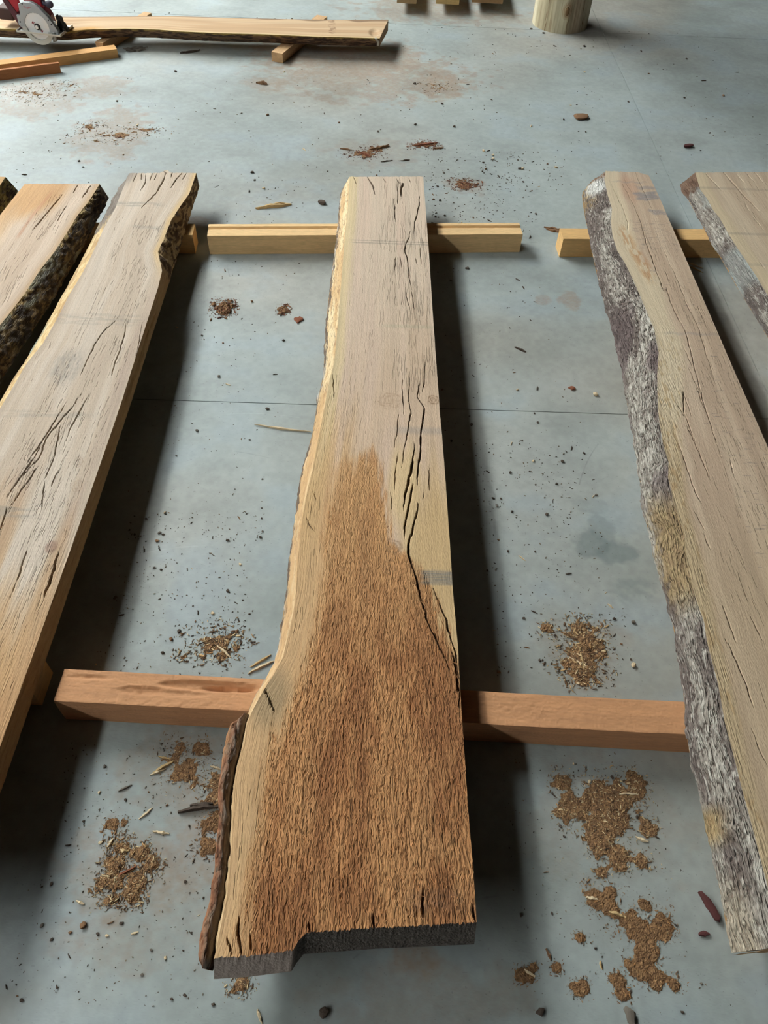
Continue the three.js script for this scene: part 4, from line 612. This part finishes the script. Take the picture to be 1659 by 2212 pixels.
  part('depth_scale', mergeGeometries([new THREE.BoxGeometry(.016, .07, .004).translate(.112, .036, -.004), new THREE.BoxGeometry(.026, .012, .01).translate(.1, .014, -.002)]), alu, g);
}
function canvasTex(w, h, draw) { const c = document.createElement('canvas'); c.width = w; c.height = h; draw(c.getContext('2d')); const t = new THREE.CanvasTexture(c); t.colorSpace = THREE.SRGBColorSpace; return t; }

// ---------------------------------------------------------------- splinters, bark chips, sawdust and crumbs on the floor
const tone = (r, g, b) => std({ color: new THREE.Color(`rgb(${r},${g},${b})`), roughness: .95 });
const PALE = tone(206, 186, 152), STRAW = tone(186, 158, 112), BROWN = tone(122, 90, 62), RUST = tone(128, 76, 52), DARK = tone(74, 62, 52), MAROON = tone(84, 44, 42), GREYB = tone(104, 96, 86);
function sliver(len, w, h, curl = 0.1, strands = 1) {  // a torn splinter lying along x on y 0
  const parts = [];
  for (let s = 0; s < strands; s++) {
    const n = 8, P = [], I = [], l = len * (s ? rr(.55, .95) : 1), off = s ? rr(-.5, .5) * w * 1.2 : 0, sh = s ? rr(-.2, .2) * len : 0, c1 = rr(-curl, curl), lift = rr(0, curl) * .4;
    for (let i = 0; i <= n; i++) {
      const u = i / n, tp = (.35 + .65 * Math.sin(Math.PI * clamp(u, .06, .94))) * rr(.75, 1.1), x = (u - .5) * l + sh, bz = off + c1 * l * (u - .5) * (u - .5) + rr(-.12, .12) * w, by = lift * l * (u - .5) * (u - .5) * 2, ww = w / strands ** .5 * tp * .5, hh = h * tp;
      P.push(x, by, bz - ww, x, by, bz + ww, x, by + hh, bz + ww * .6, x, by + hh * rr(.7, 1), bz - ww * .7);
    }
    for (let i = 0; i < n; i++) for (let k = 0; k < 4; k++) { const a = i * 4 + k, b = i * 4 + (k + 1) % 4; I.push(a, a + 4, b, b, a + 4, b + 4); }
    I.push(0, 1, 2, 0, 2, 3); const e = n * 4; I.push(e, e + 2, e + 1, e, e + 3, e + 2);
    const g = new THREE.BufferGeometry(); g.setAttribute('position', new THREE.Float32BufferAttribute(P, 3)); g.setIndex(I); parts.push(g.toNonIndexed());
  }
  const g = parts.length > 1 ? mergeGeometries(parts) : parts[0]; g.computeVertexNormals(); return seat(g);
}
function chunk(len, w, h) {                            // an angular flake of bark
  const g = new THREE.IcosahedronGeometry(1, 1), p = g.attributes.position, o = rr(0, 99);
  for (let k = 0; k < p.count; k++) { const x = p.getX(k), y = p.getY(k), z = p.getZ(k), q = .55 + .8 * vn(x * 1.9 + o, z * 1.9 + y * .7 + o); p.setXYZ(k, x * q * len * .5, Math.sign(y) * Math.pow(Math.abs(y), .5) * (.6 + .4 * q) * h * .5, z * q * w * .5); }
  g.computeVertexNormals(); return seat(g);
}
function seat(g) { g.computeBoundingBox(); return g.translate(0, -g.boundingBox.min.y, 0); }
function lay(name, geo, mat, label, category, x, d, ang, y = 0, group) { const m = solid(name, geo, mat, label, category, group); m.position.set(x, y + 0.0002, -d); m.rotation.y = ang; return m; }
const between = (name, x0, d0, x1, d1, w, h, mat, label, category, strands = 1, curl = .15) => lay(name, sliver(Math.hypot(x1 - x0, d1 - d0), w, h, curl, strands), mat, label, category, (x0 + x1) / 2, (d0 + d1) / 2, Math.atan2(d1 - d0, x1 - x0));
between('bark_strip', -0.465, 2.833, -0.334, 2.873, .026, .012, STRAW, 'yellowish bark strip lying beyond the grooved bearer', 'bark', 3, .1);
between('wood_splinter', -0.338, 1.628, -0.171, 1.604, .007, .006, PALE, 'long thin splinter pointing at the middle of the centre slab', 'splinter', 2, .1);
between('stick', -0.365, 0.515, -0.283, 0.526, .014, .013, DARK, 'dark barked stick tucked against the loose bark strip', 'stick', 2, .1);
const S = [
  [-0.162, 3.356, -0.111, 3.348, .014, .006, BROWN, 'brown bark shred, leftmost of the cluster beyond the centre slab'], [-0.081, 3.337, -0.029, 3.291, .018, .01, RUST, 'rusty bark shred in the middle of the cluster beyond the centre slab'], [-0.031, 3.354, 0.05, 3.404, .016, .009, BROWN, 'long bark shred on the right of the cluster beyond the centre slab'],
  [0.163, 3.408, 0.267, 3.443, .02, .008, RUST, 'rust coloured bark shred beyond the slab end, behind a shorter one'], [0.244, 3.389, 0.292, 3.406, .012, .006, BROWN, 'short bark shred in front of the rust coloured one'], [0.017, 3.253, 0.067, 3.27, .008, .005, DARK, 'small dark bark sliver nearest the far end of the centre slab'], [0.101, 3.268, 0.141, 3.28, .008, .005, DARK, 'second dark bark sliver near the far end of the centre slab'],
  [-0.262, 0.825, -0.207, 0.858, .008, .006, PALE, 'pale splinter pointing under the flare of the centre slab'], [-0.258, 0.84, -0.214, 0.873, .006, .005, STRAW, 'straw coloured splinter next to the pale one by the flare'], [-0.341, 0.894, -0.306, 0.865, .007, .005, PALE, 'pale splinter in the litter behind the near bearer'],
  [-0.431, 0.591, -0.393, 0.617, .009, .007, STRAW, 'straw coloured splinter in front of the near bearer'], [-0.436, 0.586, -0.405, 0.600, .005, .005, PALE, 'thin pale splinter beside the straw coloured one'], [-0.44, 0.497, -0.417, 0.52, .006, .004, PALE, 'slim pale splinter on bare concrete left of the dark stick'], [-0.408, 0.475, -0.375, 0.47, .007, .005, PALE, 'flat pale splinter just above the left sawdust heap'],
  [-0.427, 0.627, -0.402, 0.622, .005, .004, STRAW, 'tiny straw sliver near the front face of the near bearer'], [-0.314, 0.609, -0.289, 0.601, .006, .004, PALE, 'pale sliver close to the top of the loose bark strip'], [-0.458, 0.389, -0.426, 0.409, .007, .006, RUST, 'reddish splinter lying on the left sawdust heap'], [-0.49, 0.443, -0.482, 0.459, .007, .005, PALE, 'upright pale chip at the top of the left sawdust heap'], [-0.464, 0.438, -0.446, 0.437, .007, .006, STRAW, 'stubby straw chip on the left sawdust heap'],
  [-0.526, 0.347, -0.509, 0.34, .006, .005, PALE, 'pale chip left of the left sawdust heap'], [-0.412, 0.292, -0.399, 0.296, .005, .003, PALE, 'white sliver alone below the left sawdust heap'], [0.441, 0.368, 0.464, 0.364, .008, .005, PALE, 'broad pale chip on the right sawdust trail'], [0.481, 0.344, 0.512, 0.334, .008, .006, STRAW, 'pointed straw chip on the right sawdust trail'], [0.56, 0.481, 0.584, 0.471, .008, .005, PALE, 'pale chip on the branch of the sawdust trail'], [0.543, 0.567, 0.582, 0.568, .006, .005, PALE, 'pale curl on the top patch of the sawdust trail'],
  [0.484, 0.885, 0.529, 0.856, .006, .005, PALE, 'pale shaving across the heap behind the near bearer'], [0.511, 0.911, 0.515, 0.851, .007, .006, STRAW, 'straw shaving lying lengthwise on the heap behind the near bearer'], [1.155, 2.575, 1.225, 2.528, .007, .006, PALE, 'pale splinter sticking out under the right edge slab'], [1.16, 2.553, 1.22, 2.50, .006, .005, STRAW, 'straw splinter under the right edge slab'],
  [0.308, 0.245, 0.327, 0.234, .007, .005, PALE, 'pale chip on the lone sawdust patch at the bottom'], [-0.168, 0.178, -0.158, 0.157, .006, .005, PALE, 'pale splinter cut by the bottom edge of the picture'], [-0.494, 0.552, -0.469, 0.566, .005, .005, GREYB, 'grey splinter at the edge of the left slab shadow'], [0.603, 1.037, 0.614, 1.024, .005, .004, PALE, 'pale chip on the clean floor beside the lichen bark'], [0.395, 1.179, 0.411, 1.162, .004, .003, PALE, 'small white curl right of the centre slab shadow'],
  [0.353, 0.279, 0.36, 0.26, .006, .004, BROWN, 'brown sliver between the sawdust crumbs at lower right'], [0.45, 0.261, 0.451, 0.247, .004, .004, STRAW, 'short straw sliver left of the lowest sawdust trail'], [0.47, 2.03, 0.505, 2.005, .010, .006, DARK, 'dark narrow chip on the floor right of the centre slab'], [-0.60, 4.0, -0.545, 3.985, .02, .014, BROWN, 'small brown offcut beyond the centre slab'], [0.66, 2.775, 0.74, 2.75, .022, .008, BROWN, 'brown shred left of the right slab far end']];
for (const [x0, d0, x1, d1, w, h, m, label] of S) between('wood_splinter', x0, d0, x1, d1, w, h, m, label, 'splinter', m === RUST || m === BROWN ? 2 : 1);
between('bark_curl', -1.30, 4.33, -1.20, 4.365, .03, .010, GREYB, 'curled grey bark flake by the end of the orange timber', 'bark', 4, .5);
between('bark_curl', -1.02, 4.325, -0.93, 4.36, .022, .010, DARK, 'dark bark flake in front of the back slab', 'bark', 3, .35);
const C = [
  [0.955, 3.756, .075, .055, .013, BROWN, 'large brown bark flake alone on the floor near the post'], [1.405, 3.501, .055, .02, .012, MAROON, 'narrow reddish bark flake beyond the right edge slab'], [-0.214, 2.893, .036, .03, .012, DARK, 'crumpled dark bark bit right of the yellowish strip'], [0.631, 1.833, .020, .022, .006, RUST, 'reddish bark bit left of the lichen bark slab'], [0.775 - .075, 1.808, .012, .016, .009, PALE, 'pale pebble touching the lichen bark slab'], [-0.249, 2.135, .026, .036, .006, RUST, 'red bark bit beside the scuffed floor arcs'], [0.676, 0.356, .022, .062, .012, MAROON, 'dark red bark flake peeping out under the lichen bark slab'], [0.655, 0.308, .022, .010, .006, MAROON, 'small dark red bark flake below the larger one'],
  [-0.051, 0.173, .018, .02, .01, DARK, 'black bark crumb at the bottom edge below the centre slab'], [0.488, 0.176, .02, .028, .01, GREYB, 'grey bark chip at the bottom edge on the right'], [-0.502, 0.305, .012, .012, .006, BROWN, 'brown crumb below the left sawdust heap'], [0.33, 0.18, .015, .013, .008, DARK, 'black crumb at the lower middle of the floor'], [0.712 - .08, 0.868, .011, .013, .008, PALE, 'cream chip on the floor behind the near bearer'], [0.655, 0.985, .01, .01, .006, GREYB, 'grey crumb close to the lichen bark']];
for (const [x, d, l, w, h, m, label] of C) lay('bark_chip', chunk(l, w, h), m, label, 'bark chip', x, d, rr(-.5, .5));
// sawdust: low drifts with shavings in them
const dustMap = paint(256, 256, (u, v) => { const n = fbm(u * 40, v * 40, 3), c = mix3([138, 104, 70], [114, 84, 56], sst(.35, .65, n)); return mix3(c, [182, 148, 104], sst(.78, .9, vn(u * 120, v * 120)) * .6); }, true, true);
const dustMat = std({ map: dustMap, roughness: 1, bumpMap: paint(256, 256, (u, v) => vn(u * 90, v * 90), false, true), bumpScale: .002 });
const shavingGeo = [0, 1, 2].map(() => sliver(.009, .0022, .0014, .5)), shavingMat = std({ color: 0xffffff, roughness: .95 });
const dummy = new THREE.Object3D();
function sawdust(label, blobs, n, h, pal, cover = 0.0, size = 1) {
  n = Math.round(n * 1.7); size *= 0.62;
  const g = thing('sawdust_patch', label, 'sawdust', null, 'stuff');
  let x0 = 9, x1 = -9, d0 = 9, d1 = -9; for (const b of blobs) { x0 = Math.min(x0, b[0] - b[2] * 1.5); x1 = Math.max(x1, b[0] + b[2] * 1.5); d0 = Math.min(d0, b[1] - b[3] * 1.5); d1 = Math.max(d1, b[1] + b[3] * 1.5); }
  const f = (x, d) => { let m = -1; for (const b of blobs) { const q = 1 - Math.hypot((x - b[0]) / b[2], (d - b[1]) / b[3]); if (q > m) m = q; } return m + (fbm(x * 55, d * 55, 3) - .5) * 1.5 - .05 - cover; };
  const st = Math.max(.0018, Math.min(.006, (x1 - x0) / 90)), nx = Math.ceil((x1 - x0) / st), nd = Math.ceil((d1 - d0) / st), id = new Int32Array((nx + 1) * (nd + 1)).fill(-1), P = [], U = [], I = [];
  for (let i = 0; i <= nx; i++) for (let j = 0; j <= nd; j++) { const x = x0 + i * st, d = d0 + j * st, v = f(x, d); if (v > 0) { id[i * (nd + 1) + j] = P.length / 3; P.push(x, .0004 + Math.min(1, v * 2.2) * h * (.3 + .7 * vn(x * 260, d * 260)), -d); U.push(x * 6, d * 6); } }
  for (let i = 0; i < nx; i++) for (let j = 0; j < nd; j++) { const a = id[i * (nd + 1) + j], b = id[(i + 1) * (nd + 1) + j], c = id[i * (nd + 1) + j + 1], e = id[(i + 1) * (nd + 1) + j + 1]; if (a >= 0 && b >= 0 && e >= 0) I.push(a, b, e); if (a >= 0 && e >= 0 && c >= 0) I.push(a, e, c); }
  if (I.length) { const geo = new THREE.BufferGeometry(); geo.setAttribute('position', new THREE.Float32BufferAttribute(P, 3)); geo.setAttribute('uv', new THREE.Float32BufferAttribute(U, 2)); geo.setIndex(I); geo.computeVertexNormals(); part('dust_layer', geo, dustMat, g).userData.kind = 'stuff'; }
  const places = []; for (let k = 0; k < n * 12 && places.length < n; k++) { const x = rr(x0, x1), d = rr(d0, d1), v = f(x, d); if (v > -.9 && rnd() < (v > 0 ? .55 + v : .42 + v * .45)) places.push([x, d, v]); }
  const im = shade(new THREE.InstancedMesh(shavingGeo[0], shavingMat, places.length)); im.name = 'shavings'; im.userData.kind = 'stuff'; const col = new THREE.Color();
  places.forEach(([x, d, v], k) => { dummy.position.set(x, .0008 + clamp(v * 2.2) * h * .5, -d); dummy.rotation.set(rr(-.15, .15), rr(0, 6.28), rr(-.12, .12)); const s = (rnd() < .06 ? rr(1.3, 2.2) : rr(.4, 1.1)) * size; dummy.scale.set(s, s * rr(.7, 1.3), s * rr(.7, 1.6)); dummy.updateMatrix(); im.setMatrixAt(k, dummy.matrix); const p = pal[Math.floor(rnd() * pal.length)], l = rr(.75, 1.15); col.set(`rgb(${Math.min(255, p[0] * l | 0)},${Math.min(255, p[1] * l | 0)},${Math.min(255, p[2] * l | 0)})`); im.setColorAt(k, col); });
  g.add(im);
}
const DP = [[150, 110, 70], [128, 92, 60], [170, 134, 92], [110, 80, 54]], MIXP = [[200, 178, 138], [150, 116, 78], [112, 84, 60], [180, 150, 106], [90, 70, 52]], REDP = [[128, 78, 56], [104, 64, 50], [140, 98, 72]];
sawdust('heap of shavings and sawdust behind the near bearer on the right', [[0.530,0.924,0.050,0.058],[0.511,0.874,0.049,0.056],[0.440,0.966,0.017,0.020],[0.553,0.900,0.028,0.031]], 800, .005, MIXP, .1, 1.25);
sawdust('large ragged sawdust spread in front of the near bearer on the right', [[0.427,0.590,0.022,0.022],[0.444,0.542,0.034,0.034],[0.499,0.581,0.030,0.030],[0.533,0.553,0.049,0.049],[0.580,0.593,0.025,0.025],[0.427,0.523,0.024,0.023],[0.517,0.515,0.038,0.038],[0.474,0.487,0.024,0.023],[0.590,0.498,0.021,0.020],[0.488,0.461,0.028,0.027],[0.513,0.443,0.028,0.026],[0.479,0.409,0.016,0.015],[0.563,0.436,0.017,0.016]], 1500, .003, MIXP, .02, .85);
sawdust('winding brown sawdust trail at the lower right', [[0.492,0.379,0.016,0.015],[0.462,0.363,0.022,0.021],[0.486,0.347,0.022,0.020],[0.518,0.327,0.022,0.020],[0.555,0.356,0.013,0.012],[0.533,0.312,0.031,0.028],[0.578,0.317,0.022,0.020],[0.534,0.274,0.026,0.023],[0.520,0.251,0.021,0.019],[0.551,0.237,0.021,0.018],[0.574,0.226,0.013,0.011]], 900, .0025, DP, -.1, .7);
sawdust('small lone sawdust patch with a pale chip at the bottom', [[0.314,0.238,0.019,0.016]], 110, .0025, DP, -.1, .7);
sawdust('hooked sawdust patch left of the lowest trail', [[0.478,0.229,0.015,0.013],[0.483,0.211,0.013,0.011]], 130, .0025, DP, -.15, .7);
sawdust('small sawdust patch at the bottom between the hooked one and the lone one', [[0.404,0.217,0.017,0.014]], 90, .002, DP, -.05, .7);
sawdust('tiny dark sawdust spot right of the lone patch', [[0.367,0.249,0.010,0.009]], 50, .002, DP, -.15, .7);
sawdust('tiny sawdust spot above the tiny dark one', [[0.417,0.300,0.010,0.009]], 50, .002, DP, -.15, .7);
sawdust('sawdust and shavings heap in front of the near bearer on the left', [[-0.465,0.444,0.022,0.021],[-0.467,0.410,0.022,0.021],[-0.426,0.427,0.022,0.021],[-0.396,0.411,0.020,0.019],[-0.469,0.381,0.028,0.027],[-0.424,0.377,0.022,0.021],[-0.428,0.353,0.022,0.020],[-.46,.35,.02,.015]], 1500, .005, MIXP.concat(DP), .12, .95);
sawdust('thin scatter of sawdust below the near bearer on the left', [[-0.398,0.622,0.034,0.035],[-0.383,0.642,0.034,0.036],[-0.344,0.643,0.03,0.030],[-.36,.6,.06,.05]], 480, .0014, MIXP.concat(DP), .4, .7);
sawdust('sawdust drift against the loose bark strip', [[-0.294,0.447,0.025,0.024],[-.29,.49,.03,.03]], 330, .003, DP, .15, .8);
sawdust('small brown dust spot above the left sawdust heap', [[-0.489,0.487,0.017,0.016],[-.47,.49,.012,.01]], 90, .0014, DP, .1, .7);
sawdust('sawdust scatter at the upper end of the loose bark strip', [[-0.304,0.575,0.03,0.03],[-.3,.54,.03,.03]], 200, .0015, MIXP, .35, .8);
sawdust('shavings scattered behind the near bearer on the left', [[-0.416,0.864,0.02,0.018],[-0.360,0.881,0.030,0.034],[-0.326,0.870,0.030,0.030],[-0.297,0.889,0.02,0.022],[-.34,.9,.07,.05]], 420, .003, MIXP.concat([[70, 58, 50]]), .45, 1.25);
sawdust('reddish bark dust pile left of the centre slab', [[-0.504,2.190,0.036,0.04]], 260, .012, REDP, -.05, 1.3);
sawdust('small red bark dust spot right of the reddish pile', [[-0.305,2.191,0.018,0.023]], 90, .006, REDP, -.1, 1.1);
sawdust('bark litter under the shreds beyond the centre slab', [[-0.06,3.32,0.08,0.05],[-.02,3.36,.06,.04]], 260, .002, REDP.concat([[90, 62, 48]]), .4, 1.3);
sawdust('rusty bark litter beyond the centre slab on the right', [[0.214,3.425,0.06,0.035]], 260, .003, REDP, .2, 1.3);
sawdust('flat reddish bark litter right of the far slab end', [[0.370,3.082,0.05,0.04]], 200, .003, REDP, .1, 1.6);
sawdust('brown bark litter on the far floor at the left', [[-1.15,3.40,0.16,0.05],[-1.05,3.46,.12,.05],[-1.28,3.47,.08,.07],[-1.2,3.34,.12,.03]], 340, .0015, REDP.concat(MIXP), .6, 1.2);
sawdust('litter near the thin board on the far left', [[-1.62,3.78,0.2,0.12],[-1.5,3.9,.1,.05]], 330, .0015, MIXP.concat(REDP), .8, 1.1);
sawdust('faint litter between the back slab and the post', [[0.289,4.046,0.09,0.07]], 90, .001, MIXP, .6, 1.2);
sawdust('litter beneath the near left corner of the centre slab', [[-0.201,0.213,0.022,0.016],[-0.199,0.235,0.016,0.014]], 170, .003, MIXP, .1, .8);
// countable crumbs of bark, then the grit too fine to count
{
  const variants = Array.from({ length: 9 }, (_, i) => i % 3 === 2 ? sliver(.02, .005, .004, .3) : chunk(.014, .010, .006));
  const taken = (x, d) => (x > -0.27 && x < 0.22 && d > .2 && d < 2.93) || (x < -0.66 && d > .2 && d < 2.9) || (x > 0.64 && x < 1.1 && d > .2 && d < 3.05) || (x > 1.2 && d < 3.06) || (d > 4.2 && d < 4.65 && x < .06) || (Math.abs(d - .71) < .055 && x > -.66) || (d > 2.48 && d < 2.68) || (d > 3.6 && x < -1.25 && d < 4.35) || (Math.hypot(x - 1.02, d - 4.97) < .19) || d > 5.0;
  const where = (x, d) => d > 4.0 ? 'on the floor near the back slab' : d > 2.95 ? (x < -.3 ? 'on the open floor beyond the left slabs' : x < .5 ? 'on the open floor beyond the centre slab' : 'on the open floor beyond the right slabs')
    : d < .68 ? (x < 0 ? 'on the floor at the lower left' : 'on the floor at the lower right') : d < 1.7 ? (x < 0 ? 'between left and centre slabs, nearer half' : 'between centre and right slabs, nearer half') : (x < 0 ? 'between left and centre slabs, farther half' : 'between centre and right slabs, farther half');
  const tones = [['dark', DARK], ['dark', DARK], ['brown', BROWN], ['grey', GREYB], ['dark', DARK], ['pale', PALE], ['dark', DARK]];
  const spot = () => { for (;;) { const z = rnd(); let x, d; if (z < .3) { x = rr(-.62, -.2); d = rr(.18, 1.3); } else if (z < .52) { x = rr(.3, .68); d = rr(.18, 1.6); } else if (z < .72) { x = rr(-.65, .7); d = rr(1.3, 3.2); } else if (z < .82) { x = rr(.2, .8); d = rr(2.7, 3.4); } else { x = rr(-1.6, 1.9); d = rr(2.95, 4.9); } if (!taken(x, d)) return [x, d]; } };
  for (let k = 0; k < 290; k++) {
    const [x, d] = spot(), [word, mat] = tones[k % 7], form = k % 3 === 2 ? 'sliver' : 'crumb', w = where(x, d);
    const m = lay(form === 'sliver' ? 'bark_sliver' : 'bark_crumb', variants[k % 9], mat, `small ${word} wood ${form} ${w}`, form, x, d, rr(0, 6.28), 0, `small ${word} ${form}s ${w}`), s = (.35 + .3 * d ** .6) * rr(.55, 1.25); m.scale.set(s, s, s);
  }
  const n = 2600, im = shade(new THREE.InstancedMesh(chunk(.006, .005, .003), shavingMat, n)), col = new THREE.Color(); im.name = 'floor_grit'; im.userData = { label: 'fine dark grit and dust specks strewn over the concrete', category: 'grit', kind: 'stuff' };
  for (let k = 0; k < n; k++) { const [x, d] = spot(), s = (.3 + .3 * d ** .5) * rr(.35, 1.0); dummy.position.set(x, .0002, -d); dummy.rotation.set(0, rr(0, 6.28), 0); dummy.scale.set(s * rr(.7, 1.8), s, s); dummy.updateMatrix(); im.setMatrixAt(k, dummy.matrix); const l = rnd(); col.setRGB(.05 + l * l * .2, .04 + l * l * .16, .03 + l * l * .11); im.setColorAt(k, col); }
  scene.add(im);
}

renderer.render(scene, camera);
